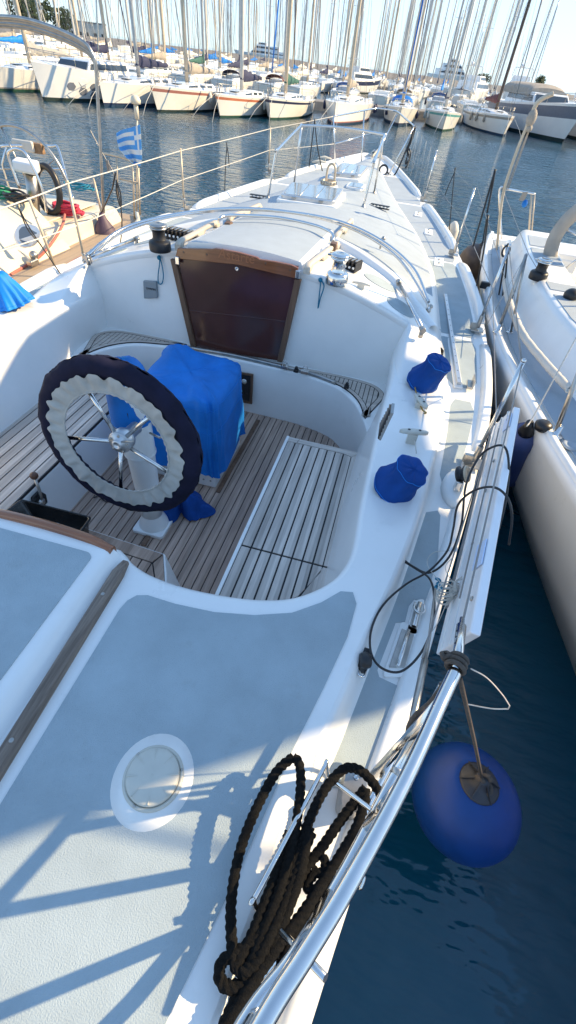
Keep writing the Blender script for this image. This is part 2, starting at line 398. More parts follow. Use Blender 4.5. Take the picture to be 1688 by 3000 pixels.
# non-skid patches aft of the breakwater ridge
for sg in (1, -1):
    for c, rx, ry in (((.93, 3.62), .13, .10), ((1.12, 3.36), .11, .12)):
        mb = MB(); mb.prism([(XC+sg*(c[0]+rx*math.cos(a)), c[1]+ry*math.sin(a)) for a in [2*math.pi*i/24 for i in range(24)]], lambda x, y: ztr(x, y)-.01, lambda x, y: ztr(x, y)+.004); mb.build('nonskid_patch', NONSKID, YACHT)
# breakwater ridge (curved coaming for the spray hood)
rp = [A(845,600,.37), A(905,640,.31), A(985,700,.23), A(1040,760,.17), A(1085,830,.08)]
for sg in (1, -1):
    mb = MB(); pts = cat([(sg*(p.x-XC)+XC, p.y, ztr(p.x, p.y)) for p in rp], 8); ls = []
    for i, p in enumerate(pts):
        t = (pts[min(i+1, len(pts)-1)]-pts[max(i-1, 0)]); n = Vector((t.y, -t.x, 0)).normalized()*sg
        k = .055*(1-.55*i/len(pts))
        ls.append([p+n*d+Vector((0, 0, z)) for d, z in ((-.10, -.02), (-.05, k*.7), (-.028, k), (.0, k), (.02, k*.8), (.04, -.02))])
    mb.loops(ls, False); mb.build('breakwater', WHITE, YACHT)
# bulkhead
xs = [-1.45+2.9*i/48 for i in range(49)]
mb = MB()
top = [(x+XC, YB, ztr(x+XC, YB)-.001) for x in xs]
mb.plate([(XC-1.45, YB, -.12), (XC-1.25, YB, -.32), (XC+1.25, YB, -.32), (XC+1.45, YB, -.12)]+top[::-1], (0, .04, 0))
# rounded lip along its top
ls = []
for p in top:
    ls.append([(p[0], YB+.035, p[2]+.002), (p[0], YB+.01, p[2]+.003), (p[0], YB-.008, p[2]-.004), (p[0], YB-.012, p[2]-.022), (p[0], YB, p[2]-.05)])
mb.loops(ls, False)
mb.build('bulkhead', WHITE, YACHT)
# fairing from coachroof down to coaming, each side
for sg in (1, -1):
    mb = MB()
    def ff(u, v):
        y = YB-.52*v; s = v*v*(3-2*v); xi, xo = 1.165+.02*v, CTO(y)+.03*(1-v)
        k = u; x = xi+(xo-xi)*k; zt = ztr(XC+x, YB)*(1-s)+.001*s
        e = 4*k*(1-k)
        if k < .001: return (XC+sg*(xi-.02), y, -.03)
        if k > .999: return (XC+sg*(xo+.025), y, -.05)
        return (XC+sg*x, y, zt)
    mb.grid(ff, 12, 12); mb.build('coaming_fairing', WHITE, YACHT)

# ---------------- cockpit coaming and aft deck top (one flat sheet round the cockpit opening)
inn = [(1.19,3.15),(1.20,2.7),(1.19,2.4),(1.18,2.0),(1.178,1.5),(1.185,1.22),(1.165,1.09),(1.11,.985),(1.0,.885),(.86,.832),(.7,.808),(.57,.803),(.45,.815),(.36,.845),(.30,.885)]
inn = [(p.x, p.y) for p in cat([(a, b, 0) for a, b in inn], 4)]
INN = inn+[(2*XC-x, y) for x, y in inn[::-1]]
out = [-.6+.1*i for i in range(38)]+[3.15]
OUT = [(XC+CTO(y)-.0, y) for y in out]
poly = [(XC-CTO(y), y) for y in out][::-1]+[(XC+CTO(y), y) for y in out]     # port fwd -> stern -> stbd fwd
poly = poly+INN
mb = MB(); mb.add([(x, y, 0) for x, y in poly], [tuple(range(len(poly)))], 0, False)
# outer sloping face down to the side deck
for sg in (1, -1):
    ls = []
    for y in out:
        a, b = CTO(y), CBO(y)
        ls.append([(XC+sg*a, y, 0), (XC+sg*(a+.012), y, -.003), (XC+sg*(a+.022), y, -.014), (XC+sg*(a+(b-a)*.45+.01), y, -.055), (XC+sg*(b-.012), y, -.105), (XC+sg*(b+.012), y, -.116), (XC+sg*(b+.03), y, -.117)])
    mb.loops(ls, False)
# inner lip and cockpit side wall
ls = []
n = len(INN)
for i, (x, y) in enumerate(INN):
    a, b = INN[max(0, i-1)], INN[min(n-1, i+1)]
    t = Vector((b[0]-a[0], b[1]-a[1])).normalized(); nn = Vector((t.y, -t.x))
    if nn.dot(Vector((XC-x, 1.9-y))) < 0: nn = -nn
    sl = .075 if y < 2.4 else max(-.02, .075-.22*(y-2.4))
    ls.append([(x+nn.x*d, y+nn.y*d, z) for d, z in ((0, 0), (.010, -.003), (.019, -.011), (.024, -.026), (.03, -.06), (.03+sl*.5, -.22), (.03+sl, -.40), (.03+sl, -.80))])
mb.loops(ls, False)
mb.build('cockpit_coaming', WHITE, YACHT)
# aft deck non-skid panels
pr = [(.432,.665),(.440,.705),(.460,.733),(.495,.745),(.60,.742),(.74,.752),(.877,.783),(1.0,.832),(1.09,.905),(1.15,.975),(1.195,.985),(1.215,.94),(1.205,.80),(1.16,.60),(1.115,.42),(1.055,.12),(.99,-.15),(.93,-.55),(.46,-.55),(.437,.0)]
for sg in (1, -1): mb = MB(); mb.prism([(XC+sg*(x-XC), y) for x, y in pr], -.001, .0035); mb.build('nonskid_panel', NONSKID, YACHT)
# raised helm seat top between the two handrails
mb = MB()
def hump(u, v):
    x = -.32+.64*u; y = -.6+1.47*v; e = min(u, 1-u)/.09; e = min(1, e); e = e*e*(3-2*e)
    return (XC+x, y, -.002+.05*e)
mb.grid(hump, 41, 12)
mb.add([(XC-.32, .87, -.002), (XC+.32, .87, -.002), (XC+.32, .87, -.45), (XC-.32, .87, -.45)], [(0,1,2,3)], 0, False)
mb.add([hump(i/40, 1) for i in range(41)]+[(XC-.32+.64*i/40, .87, -.02) for i in range(41)], [(i, i+1, 42+i, 41+i) for i in range(40)], 0, False)
mb.build('helm_seat', WHITE, YACHT)
mb = MB(); mb.prism(rrect(XC-.255, XC+.235, -.55, .82, .03), .046, .0515); mb.build('nonskid_panel', NONSKID, YACHT)
# varnished trim on the seat's front edge
mb = MB(); pts = cat([(XC-.32, .872, .034), (-.2, .884, .053), (0, .889, .057), (.2, .882, .052), (.30, .868, .036)], 8)
mb.loops([[(p.x, p.y+a, p.z+b) for a, b in ((-.024,-.012),(-.022,.008),(-.012,.014),(.006,.012),(.014,.002),(.014,-.03),(-.01,-.03))] for p in pts], True, True, True)
mb.build('seat_trim', TEAKV, YACHT)
# weathered handrails on the aft deck
for sg in (1, -1):
    mb = MB(); ls = []
    for i in range(25):
        t = i/24; y = -.55+1.40*t; x = .405-.05*t; e = min(1, .55+(1-t)/.03); w = .021*(1 if t < .975 else .55+.45*math.sqrt(max(0,(1-t)/.025)))
        z = .028*e
        ls.append([(XC+sg*(x-.02+d), y, z*k) for d, k in ((-w, -.1), (-w, .8), (-w*.7, 1), (w*.7, 1), (w, .8), (w, -.1))])
    mb.loops(ls, False, mi=0)
    k = len(mb.v); mb.add(ls[-1], [tuple(range(6))], 0, False)
    h = mb.build('handrail', TEAKH, YACHT)
    for y in (.69, .21, -.25):
        m2 = MB(); m2.lathe([(.007, 0), (.006, .0015), (.003, .001), (.0003, .0005)], (XC+sg*(.405-.05*(y+.55)/1.4-.02), y, .028), seg=14); m2.build('screw', STEELD, h)

# ---------------- vent disc
mb = MB(); mb.lathe([(.0, .0036), (.108, .0036), (.108, .0)], (.772, .232, 0), seg=40, cap=False, sx=.97, sy=1.06)
mb.build('vent_surround', WHITE, YACHT)
mb = MB(); vc = (.772, .236, .003)
mb.lathe([(.079, 0), (.079, .006), (.075, .010), (.070, .011), (.0695, .009)], vc, seg=48, cap=False)
v = mb.build('deck_vent', PLASTW, YACHT)
mb = MB(); mb.lathe([(.0685, .006), (.0685, .020), (.064, .025), (.04, .0285), (.012, .0295), (.001, .0297)], vc, seg=48, cap=False)
for k in range(8):
    a = 2*math.pi*k/8+.3; d = Vector((math.cos(a), math.sin(a), 0)); e = Vector((-d.y, d.x, 0)); c = Vector(vc)
    mb.hexa([c+d*.036+e*.0007+Vector((0,0,.0285)), c+d*.036-e*.0007+Vector((0,0,.0285)), c+d*.068-e*.0015+Vector((0,0,.015)), c+d*.068+e*.0015+Vector((0,0,.015)),
             c+d*.036+e*.0006+Vector((0,0,.0292)), c+d*.036-e*.0006+Vector((0,0,.0292)), c+d*.066-e*.0012+Vector((0,0,.0275)), c+d*.066+e*.0012+Vector((0,0,.0275))])
mb.build('vent_cap', PLASTW, v)
mb = MB()
for a in (.5, 2.6, 4.5): mb.lathe([(.004, .0), (.004, .0015), (.001, .002)], Vector(vc)+Vector((.0735*math.cos(a), .0735*math.sin(a), .0105)), seg=10)
mb.build('screw', STEELD, v)

# ---------------- cockpit well
mb = MB()
mb.add([(-1.3, .5, -.758), (1.35, .5, -.758), (1.35, 3.3, -.758), (-1.3, 3.3, -.758)], [(0,1,2,3)], 0, False)
mb.build('sole_base', CAULK, YACHT)
mb = MB(); mb.planks([(-1.2, .5), (1.25, .5), (1.25, 3.2), (-1.2, 3.2)], .052, -.757, -.750, .0065, 0, .01)
mb.build('cockpit_sole', TEAK, YACHT)
for nm, p in (('a', (.335, 2.08, .415, 3.06)), ('b', (-.02, 1.28, .045, 1.52))):
    mb = MB(); x0, y0 = p[0], p[1]
    a, b = (A(548,1238,-.745), A(650,1056,-.745)) if nm == 'a' else (A(360,1372,-.745), A(378,1340,-.745))
    d = (b-a).normalized(); e = Vector((-d.y, d.x, 0))*.016
    mb.hexa([a-e-Vector((0,0,.006)), a+e-Vector((0,0,.006)), b+e-Vector((0,0,.006)), b-e-Vector((0,0,.006)), a-e+Vector((0,0,.004)), a+e+Vector((0,0,.004)), b+e+Vector((0,0,.004)), b-e+Vector((0,0,.004))])
    s = mb.build('sole_batten', TEAKF, YACHT, bevel=.003)
# forward wall of the well and shelf (bridge deck)
lip = [(0,3.05),(.4,3.04),(.6,3.02),(.83,2.95),(.97,2.81),(1.05,2.66),(1.10,2.53),(1.13,2.42)]
lip = [(p.x, p.y) for p in cat([(a, b, 0) for a, b in lip], 6)]
LIP = [(2*XC-x, y) for x, y in lip[::-1]]+lip[1:]
mb = MB(); ls = [[(x, y+d, z) for d, z in ((.06, -.300), (.012, -.300), (.003, -.304), (0, -.315), (.004, -.5), (.012, -.76))] for x, y in LIP]
mb.loops(ls, False)
mb.add([(x, y+.03, -.3005) for x, y in LIP]+[(1.30, 2.45, -.3005), (1.30, YB+.02, -.3005), (-1.26, YB+.02, -.3005), (-1.26, 2.45, -.3005)], [tuple(range(len(LIP)+4))[::-1]], 0, False)
mb.build('bridge_deck', WHITE, YACHT)
# teak inlays on the bridge deck corners
for sg in (1, -1):
    near = [(.47,3.095),(.62,3.045),(.85,2.975),(1.0,2.83),(1.075,2.64)]; far = [(1.085,2.62),(1.14,2.80),(1.175,2.93),(1.16,3.03),(1.06,3.11),(.86,3.135),(.62,3.135),(.47,3.125)]
    cc = [(XC+sg*(x-XC), y) for x, y in [(p.x, p.y) for p in cat([(a, b, 0) for a, b in near], 4)]+[(p.x, p.y) for p in cat([(a, b, 0) for a, b in far], 4)]]
    mb = MB(); mb.prism(cc, -.3, -.2965, 1)
    c0 = Vector((XC+sg*.93, 3.0)); n = len(cc)
    def inset(d):
        o = []
        for i in range(n):
            a, b, c = Vector(cc[i-1]), Vector(cc[i]), Vector(cc[(i+1) % n]); t = (c-a)
            t = t.normalized() if t.length > 1e-6 else Vector((1, 0)); q = Vector((-t.y, t.x))*(1 if sg > 0 else -1)
            o.append(b+q*d)
        return o
    i0, i1, i2 = inset(.006), inset(.036), inset(.042)
    for i in range(n-1):
        j = i+1
        mb.add([(*i0[i], -.2935), (*i0[j], -.2935), (*i1[j], -.2935), (*i1[i], -.2935)], [(0,1,2,3)], 0, False)
    core = [tuple(p) for p in i2]
    mb.planks([(x+ (y-3)*0, y) for x, y in core if True], .034, -.2968, -.2935, .006, 0, .01)
    mb.build('teak_inlay', [TEAKX, CAULK], YACHT, fix=True)
# traveller track along the lip
mb = MB(); pts = [A(x, y, -.285) for x, y in ((440,868),(500,878),(590,894),(700,919),(780,938),(845,962))]
pts = cat(pts, 5)
mb.loops([[p+Vector((0, a, b)) for a, b in ((-.014,-.014),(-.014,.008),(-.006,.013),(.006,.013),(.014,.008),(.014,-.014))] for p in pts], True, True, True)
tr = mb.build('mainsheet_track', STEELD, YACHT)
for x, y in ((716,922),(767,935)):
    mb = MB(); c = A(x, y, -.262); mb.box(c, (.055,.04,.022)); mb.tube(cat([c+Vector(q) for q in ((-.014,0,.01),(-.016,0,.035),(0,0,.048),(.016,0,.035),(.014,0,.01))], 5), .0035, 8)
    mb.build('traveller_car', STEEL, tr, bevel=.004)
for x, y in ((468,876),(745,932),(872,972)):
    mb = MB(); c = A(x, y, -.265); mb.box(c, (.035,.034,.02)); mb.lathe([(.012,0),(.012,.02),(.006,.026)], c+Vector((0,0,.008)), seg=12); mb.build('end_stop', BLACKM, tr, bevel=.003)
# starboard bench
mb = MB(); mb.box((.895, 1.60, -.585), (.51, 1.51, .375)); mb.build('bench_base', WHITE, YACHT, bevel=.012)
sp = [(.632,.86),(.632,2.345),(1.105,2.345),(1.105,.86)]
mb = MB(); mb.prism([(.63,.86),(.63,2.35),(1.11,2.35),(1.11,.86)], -.398, -.385); sb = mb.build('bench', CAULK, YACHT)
mb = MB()
main = [(.632,.86),(.632,2.295),(1.0,2.295),(1.055,2.28),(1.055,1.33),(.98,1.16),(.84,1.02),(.72,.9),(.7,.86)]
for q in (clip(main, 1, 1.375, 1), clip(main, 1, 1.363, -1)): mb.planks(q, .0535, -.386, -.3795, .009, 0, .631)
mb.build('bench_slats', TEAKS, sb)
mb = MB(); mb.prism([(.632,2.30),(.69,2.30),(.70,2.345),(.632,2.345)], -.386, -.3795)
mb.prism([(.695,2.302),(1.0,2.302),(1.06,2.285),(1.105,2.345),(.703,2.345)], -.386, -.3795)
mb.build('bench_margin', TEAKX, sb)
mb = MB(); mb.prism([(1.06,2.28),(1.105,2.338),(1.105,1.375),(1.06,1.375)], -.386, -.3795)
mb.prism([(1.06,1.363),(1.105,1.363),(1.105,1.18),(1.06,1.05),(.95,.93),(.80,.86),(.725,.86),(.85,1.01),(.99,1.155)], -.386, -.3795)
mb.build('bench_margin', TEAKS, sb)
mb = MB(); mb.prism([(.612,.86),(.631,.86),(.631,2.352),(.612,2.352)], -.41, -.377); mb.build('bench_edge', WHITE, sb, bevel=.004)
# port bench
mb = MB(); mb.box((-.85, 1.75, -.585), (.55, 1.9, .375)); mb.build('bench_base', WHITE, YACHT, bevel=.012)
mb = MB(); mb.prism([(-1.11,.80),(-1.11,2.70),(-.575,2.70),(-.575,.80)], -.398, -.385); sb2 = mb.build('bench', CAULK, YACHT)
mb = MB(); mb.planks([(-1.105,.80),(-1.105,2.69),(-.577,2.69),(-.577,.80)], .0615, -.386, -.3795, .009, 0, -.577); mb.build('bench_slats', TEAKS, sb2)
# helmsman's teak-topped step
mb = MB(); mb.hexa([(-.45,.84,-.76),(.40,.84,-.76),(.40,.98,-.76),(.27,1.17,-.76),(-.45,.84,-.395),(.385,.84,-.395),(.35,.98,-.395),(.255,1.165,-.395)]); 
mb = MB(); so = [(.435,.80),(.408,.99),(.292,1.205),(-.6,1.26),(-.6,.80)]
mb.loops([[(x+(.055 if x > 0 else 0), y+(.03 if y > .9 else 0), -.76) for x, y in so], [(x, y, -.394) for x, y in so]], True, True, True, sm=False); hs_ = mb.build('helm_step', WHITE, YACHT, bevel=.006, fix=True)
mb = MB(); sq = [(-.6,.82),(.427,.82),(.40,.985),(.286,1.198),(-.6,1.252)]
mb.prism(sq, -.4, -.392, 1); mb.planks([(-.6,.82),(.387,.82),(.36,.975),(.262,1.128),(-.6,1.176)], .052, -.393, -.386, .007, 0, .0)
mb.prism([(-.6,1.183),(.258,1.135),(.284,1.195),(-.6,1.25)], -.393, -.386); mb.prism([(.268,1.130),(.366,.977),(.393,.82),(.425,.82),(.398,.984),(.289,1.19)], -.393, -.386)
mb.build('step_teak', [TEAK, CAULK], hs_)
mb = MB(); mb.tube(cat([A(360,1435,-.44)+Vector(q) for q in ((-.03,.0,0),(-.025,.03,.012),(.025,.03,.012),(.03,0,0))], 5), .006, 8); mb.build('latch', STEEL, hs_)
# engine control lever on the port seat front
mb = MB(); c = Vector((-.572, 1.385, -.48)); mb.plate([c+Vector((0, a, b)) for a, b in ((-.045,-.05),(.05,-.055),(.06,.0),(.03,.055),(-.03,.055),(-.055,.0))], (.014, 0, 0))
lv = mb.build('throttle_plate', BLACK, YACHT, bevel=.004)
mb = MB(); mb.lathe([(.022,0),(.022,.02),(.012,.03)], c+Vector((.012,0,0)), (1,0,0), 16); mb.tube([c+Vector((.03,0,0)), c+Vector((.035,.01,.08)), c+Vector((.03,.02,.16))], .008, 10); mb.build('throttle_lever', STEELD, lv)
mb = MB(); mb.sphere(c+Vector((.03,.02,.178)), .022, 14); mb.build('throttle_knob', M('knob_brown', (.11,.045,.025), .4), lv)
# instrument panel on the front wall
mb = MB(); p = [AY(x, y, 3.035) for x, y in ((575,930),(638,940),(635,1015),(572,1003))]
mb.plate(p[::-1], (0, -.014, 0)); ip = mb.build('engine_panel', TEAKF, YACHT, bevel=.003)
q = [AY(x, y, 3.018) for x, y in ((582,937),(631,946),(628,1008),(580,998))]
mb = MB(); mb.plate(q[::-1], (0, -.004, 0)); mb.build('panel_face', BLACK, ip)
for x, y in ((588,954),(615,959)):
    g = AY(x, y, 3.012); mb = MB(); mb.lathe([(.022,0),(.022,.008),(.018,.010)], g, (0,-1,0), 20); d = mb.build('gauge_bezel', STEEL, ip)
    mb = MB(); mb.lathe([(.0175,.0),(.001,.0006)], g+Vector((0,-.0102,0)), (0,-1,0), 20); mb.build('gauge_dial', SKINT, ip)
for k in range(4):
    g = AY(590+11*k, 984+2*k, 3.012); mb = MB(); mb.lathe([(.005,0),(.005,.008),(.002,.01)], g, (0,-1,0), 10); mb.build('switch', BLACKM if k else STEEL, ip)
# vent grille on the starboard cockpit wall
g = [AX(x, y, XC+1.118) for x, y in ((993,1015),(990,1040),(958,1108),(962,1068))]
mb = MB(); mb.plate(g, (-.006, 0, 0)); gr = mb.build('wall_grille', GREYP, YACHT)
mb = MB()
for k in range(7):
    t = (k+.5)/7; a = g[0].lerp(g[3], t); b = g[1].lerp(g[2], t); mb.tube([a+Vector((-.008,0,0)), b+Vector((-.008,0,0))], .0022, 6)
mb.build('grille_slats', BLACK, gr)
# ---------------- companionway
yb = YB-.012
q = [AY(x, y, yb) for x, y in ((487,872),(712,907),(752,668),(450,650))]
mb = MB(); mb.plate(q[::-1], (0, -.012, 0)); wb = mb.build('washboard', ACRYL, YACHT, bevel=.002)
# joint between the two boards
a, b = q[0].lerp(q[3], .44), q[1].lerp(q[2], .44)
mb = MB(); mb.hexa([a+Vector((0,-.0125,0)), b+Vector((0,-.0125,0)), b+Vector((0,-.012,0)), a+Vector((0,-.012,0)), a+Vector((0,-.0135,.010)), b+Vector((0,-.0135,.010)), b+Vector((0,-.012,.012)), a+Vector((0,-.012,.012))])
mb.build('board_joint', ACRYL, wb)
k = AY(596, 676, yb-.012); mb = MB(); mb.lathe([(.014,0),(.014,.004),(.009,.006),(.003,.002)], k, (0,-1,0), 18); mb.build('lock', STEEL, wb)
# name board
nb = [AY(x, y, yb-.016) for x, y in ((443,648),(600,664),(745,698),(752,672),(735,664),(690,655),(655,650),(648,645),(600,632),(545,622),(535,624),(450,622))]
mb = MB(); mb.plate(nb[::-1], (0, -.022, 0)); nbd = mb.build('name_board', TEAKV, wb, bevel=.004)
o_ = AY(594, 645, yb-.0395); 
text('Astarte', .085, M('lettering_gold', (.34,.125,.05), .5), nbd, frame(o_, AY(700,668,yb-.0395)-AY(500,633,yb-.0395), (0,0,1)), shear=.12)
for x, y in ((462,634),(520,640),(668,662),(730,680)):
    mb = MB(); mb.lathe([(.007,0),(.006,.002),(.001,.002)], AY(x, y, yb-.038), (0,-1,0), 12); mb.build('screw', TEAKF, nbd)
for (p0, p1) in (((440,650),(490,870)),((752,700),(706,906))):
    a, b = AY(*p0, yb), AY(*p1, yb); w = Vector((.021, 0, 0)); d = Vector((0,-.034,0))
    mb = MB(); mb.hexa([b-w, b-w+d, b+w+d, b+w, a-w, a-w+d, a+w+d, a+w]); mb.build('companionway_post', TEAKF, YACHT, bevel=.004, fix=True)
for x, y in ((447,655),(749,690)):
    mb = MB(); mb.box(AY(x, y, yb-.04), (.03,.02,.05)); mb.build('slide_clip', STEEL, YACHT, bevel=.004)
# sliding hatch with its garage
mb = MB(); x0, x1 = XC-.41, XC+.43
def hat(u, v):
    y = YB+.005+1.28*v; e = min(u, 1-u)*25; x = x0+(x1-x0)*u
    z = ztr(x, y)+.04
    if u < .001 or u > .999: z -= .055
    return (x, y, z if v < .999 else z-.04)
mb.grid(hat, 44, 26, mi=lambda u, v: 0 if .055 < u < .945 and v < .95 else 1)
mb.add([hat(i/43, 0) for i in range(44)]+[(x0+(x1-x0)*i/43, YB+.005, ztr(x0+(x1-x0)*i/43, YB)-.02) for i in range(44)], [(i, 44+i, 45+i, i+1) for i in range(43)], 1, False)
mb.build('sliding_hatch', [DECKGREY, WHITE], YACHT)
# teak grab rails beside the hatch
for sg in (1, -1):
    for (p0, p1, h) in (((.475, 3.12), (.535, 4.02), .052), ((.49, 4.16), (.49, 5.1), .058)):
        mb = MB(); n = 20; ls = []
        for i in range(n+1):
            t = i/n; x = p0[0]+(p1[0]-p0[0])*t; y = p0[1]+(p1[1]-p0[1])*t; zb = ztr(x, y)
            ft = math.cos(t*2*math.pi*2) > .72 or i in (0, n); w = .021
            hz = h*(.55 if i in (0, n) else 1)
            ls.append([(XC+sg*(x-XC)+d*w, y, zb+z) for d, z in ((-1, -.01 if ft else h*.55), (-1, hz*.85), (-.6, hz), (.6, hz), (1, hz*.85), (1, -.01 if ft else h*.55))])
        mb.loops(ls, True, True, True); mb.build('grab_rail', TEAKL, YACHT)
# halyard winches on the coachroof: base, drum and top
def winch(name, c, r, h, mats, parent, label=None):
    mb = MB(); mb.lathe([(r*1.0,0),(r*1.04,h*.06),(r*1.04,h*.30),(r*.96,h*.36),(r*.70,h*.42)], c, seg=28); w = mb.build(name, mats[0], parent)
    mb = MB(); mb.lathe([(r*.70,h*.40),(r*.60,h*.5),(r*.60,h*.68),(r*.72,h*.80),(r*.78,h*.82)], c, seg=28, cap=False); mb.build('drum', mats[1], w)
    mb = MB(); mb.lathe([(r*.80,h*.80),(r*.84,h*.84),(r*.70,h*.865),(r*.66,h*.89),(r*.86,h*.915),(r*.84,h*.95),(r*.6,h*.985),(r*.2,h),(r*.18,h*.97),(r*.01,h*.97)], c, seg=28); mb.build('self_tailer', mats[2], w)
    mb = MB(); c = Vector(c); mb.box(c+Vector((-r*.9, r*.1, h*.88)), (r*.5, r*.22, h*.06)); mb.build('feeder_arm', mats[2], w, bevel=.002)
    if label: w['label'] = label
    return w
cw = A(845, 715, .33); winch('winch', (cw.x, cw.y, ztr(cw.x, cw.y)-.004), .072, .185, (STEEL, STEEL, STEEL), YACHT, 'chromed self-tailing winch on the starboard coachroof')
cw = A(405, 640, .33); winch('winch', (cw.x, cw.y, ztr(cw.x, cw.y)-.004), .070, .165, (BLACKM, BLACKM, STEELD), YACHT, 'black self-tailing winch on the port coachroof')
# rope clutch banks
def clutches(c, n, rz, w=.034):
    m = Matrix.Rotation(rz, 3, 'Z'); mb = MB()
    for i in range(n):
        o = Vector(c)+m @ Vector(((i-(n-1)/2)*w, 0, 0))
        for (dx, sx) in ((-w*.42, w*.12), (w*.42, w*.12)): mb.box(o+m @ Vector((dx, 0, .03)), (sx, .13, .062), m)
        mb.box(o+Vector((0,0,.016)), (w*.86, .12, .032), m); mb.box(o+m @ Vector((0, .012, .054)), (w*.6, .10, .016), m)
    cl = mb.build('line_clutch', BLACKM, YACHT, bevel=.003)
    for i in range(n):
        o = Vector(c)+m @ Vector(((i-(n-1)/2)*w, -.062, .030)); mb = MB(); mb.lathe([(.009,0),(.009,.005),(.006,.006),(.0055,.001),(.001,.001)], o, m @ Vector((0,-1,0)), 12); mb.build('line_hole', STEEL, cl)
        o = Vector(c)+m @ Vector(((i-(n-1)/2)*w, .0, .068)); mb = MB(); mb.box(o, (w*.5, .07, .008), m); mb.build('clutch_lever', STEELD, cl, bevel=.002)
p = A(446, 592, .37); clutches((p.x, p.y+.05, ztr(p.x, p.y)-.003), 6, R(-6))
p = A(882, 668, .34); clutches((p.x, p.y+.03, ztr(p.x, p.y)-.003), 4, R(-16), .031)
# small hardware
p = A(905, 735, .27); mb = MB(); d = Vector((1, -.1, 0)).normalized(); p.z = ztr(p.x, p.y)
mb.tube([p+d*-.065+Vector((0,0,.03)), p+d*-.02+Vector((0,0,.034)), p+d*.02+Vector((0,0,.034)), p+d*.065+Vector((0,0,.03))], [.006,.010,.010,.006], 10); mb.box(p+Vector((0,0,.015)), (.05,.022,.034)); mb.build('horn_cleat', PLASTW, YACHT, bevel=.003)
def decktube(a, b, r, name='roller_bar'):
    d = (b-a).normalized(); mb = MB(); mb.tube([a, b], r, 12); t = mb.build(name, STEEL, YACHT)
    mb = MB()
    for c in (a, b): mb.tube([c-d*.022, c+d*.022], r*1.45, 12)
    for c in (a, b): mb.lathe([(r*1.2,-.05),(r*1.2,0)], c, seg=10)
    mb.build('tube_foot', STEELD, t)
a, b = A(1000,722,.2), A(1063,828,.2); a.z, b.z = ztr(a.x, a.y)+.035, ztr(b.x, b.y)+.05; decktube(a, b, .013)
a, b = A(222,657,.2), A(345,612,.2); a.z, b.z = ztr(a.x, a.y)+.035, ztr(b.x, b.y)+.035; decktube(a, b, .012)
# folded spray hood hoops, lying forward on the coachroof
def hoop(pts, r, name, dz):
    P = []
    for x, y, z in pts:
        p = A(x, y, z); P.append(p)
    mb = MB(); mb.tube(cat(P, 8), r, 12); return mb.build(name, STEEL, YACHT)
h1 = hoop([(222,642,.24),(262,607,.31),(330,567,.37),(450,538,.42),(575,525,.45),(700,530,.455),(850,556,.42),(960,606,.36),(1040,676,.27),(1078,760,.16)], .0125, 'spray_hood_hoop', 0)
h2 = hoop([(232,640,.22),(300,588,.33),(400,553,.39),(520,532,.43),(640,527,.44),(780,543,.415),(900,582,.37),(1000,648,.28),(1068,750,.15),(1080,780,.13)], .0115, 'spray_hood_hoop', 0)
h3 = hoop([(550,556,.395),(553,549,.43),(566,543,.44),(600,541,.445),(700,547,.445),(790,566,.43),(828,582,.425),(838,594,.41),(838,606,.385)], .0115, 'spray_hood_hoop', 0)
for x, y, z in ((1078,778,.12),(226,640,.23),(960,606,.34)):
    mb = MB(); c = A(x, y, z); mb.box(c, (.035,.05,.03)); mb.sphere(c+Vector((.01,.02,.015)), .018, 10); mb.tube([c, c+Vector((0,0,-.06))], .009, 8); mb.build('hood_hinge', STEELD, YACHT, bevel=.004)
for x, y in ((840,612),(575,560)):
    c = A(x, y, .40); mb = MB(); mb.box((c.x, c.y, c.z-.02), (.05,.07,.05)); mb.build('hoop_chock', TEAKF, YACHT, bevel=.006)
# grey wind sensor on the bulkhead
g = [AY(x, y, YB-.003) for x, y in ((363,704),(396,706),(399,748),(365,749))]
mb = MB(); mb.plate(g[::-1], (0, -.022, 0)); gs = mb.build('wind_display', GREYP, YACHT, bevel=.006)
text('GARMIN', .021, BLACK, gs, frame(AY(380,727,YB-.026), (1,0,.02), (0,0,1)))

# ---------------- foredeck
def deck_hatch(px, rise, parts):
    P = [A(x, y, z) for x, y, z in px]; c = sum(P, Vector())/4; zb = ztr(c.x, c.y)
    mb = MB(); o = rquad([c+(p-c)*1.13 for p in P], .06); mb.prism(o, lambda x, y: ztr(x, y)-.01, lambda x, y: zb+.035); mb.build('hatch_coaming', WHITE, YACHT, bevel=.012)
    mb = MB(); o = rquad([c+(p-c)*1.0 for p in P], .06); mb.prism(o, zb+.03, zb+.03+rise); h = mb.build('deck_hatch', ALU, YACHT, bevel=.008)
    mb = MB(); o = rquad([c+(p-c)*.92 for p in P], .05); mb.prism(o, zb+.03+rise-.003, zb+.03+rise+.002); mb.build('hatch_lens', LENS, h)
    a, b = c+(P[0]-c)*.9, c+(P[1]-c)*.9; m_ = (a+b)/2
    for t in (.25, .75):
        e = P[0].lerp(P[1], t); mb = MB(); mb.box((e.x, e.y-.005, zb+.03+rise*.6), (.05,.03,.02)); mb.build('hatch_hinge', STEELD, h, bevel=.003)
    for t in (.33, .66):
        e, f = P[0].lerp(P[1], t), P[3].lerp(P[2], t); e = c+(e-c)*.9; f = c+(f-c)*.9; mb = MB(); mb.tube([(e.x, e.y, zb+.03+rise+.001), (f.x, f.y, zb+.03+rise+.001)], .0045, 6); mb.build('lens_bar', STEELD, h)
deck_hatch([(705,503,.25),(840,521,.25),(862,488,.25),(733,471,.25)], .045, 3)
deck_hatch([(832,442,.22),(905,449,.22),(925,426,.22),(858,417,.22)], .05, 3)
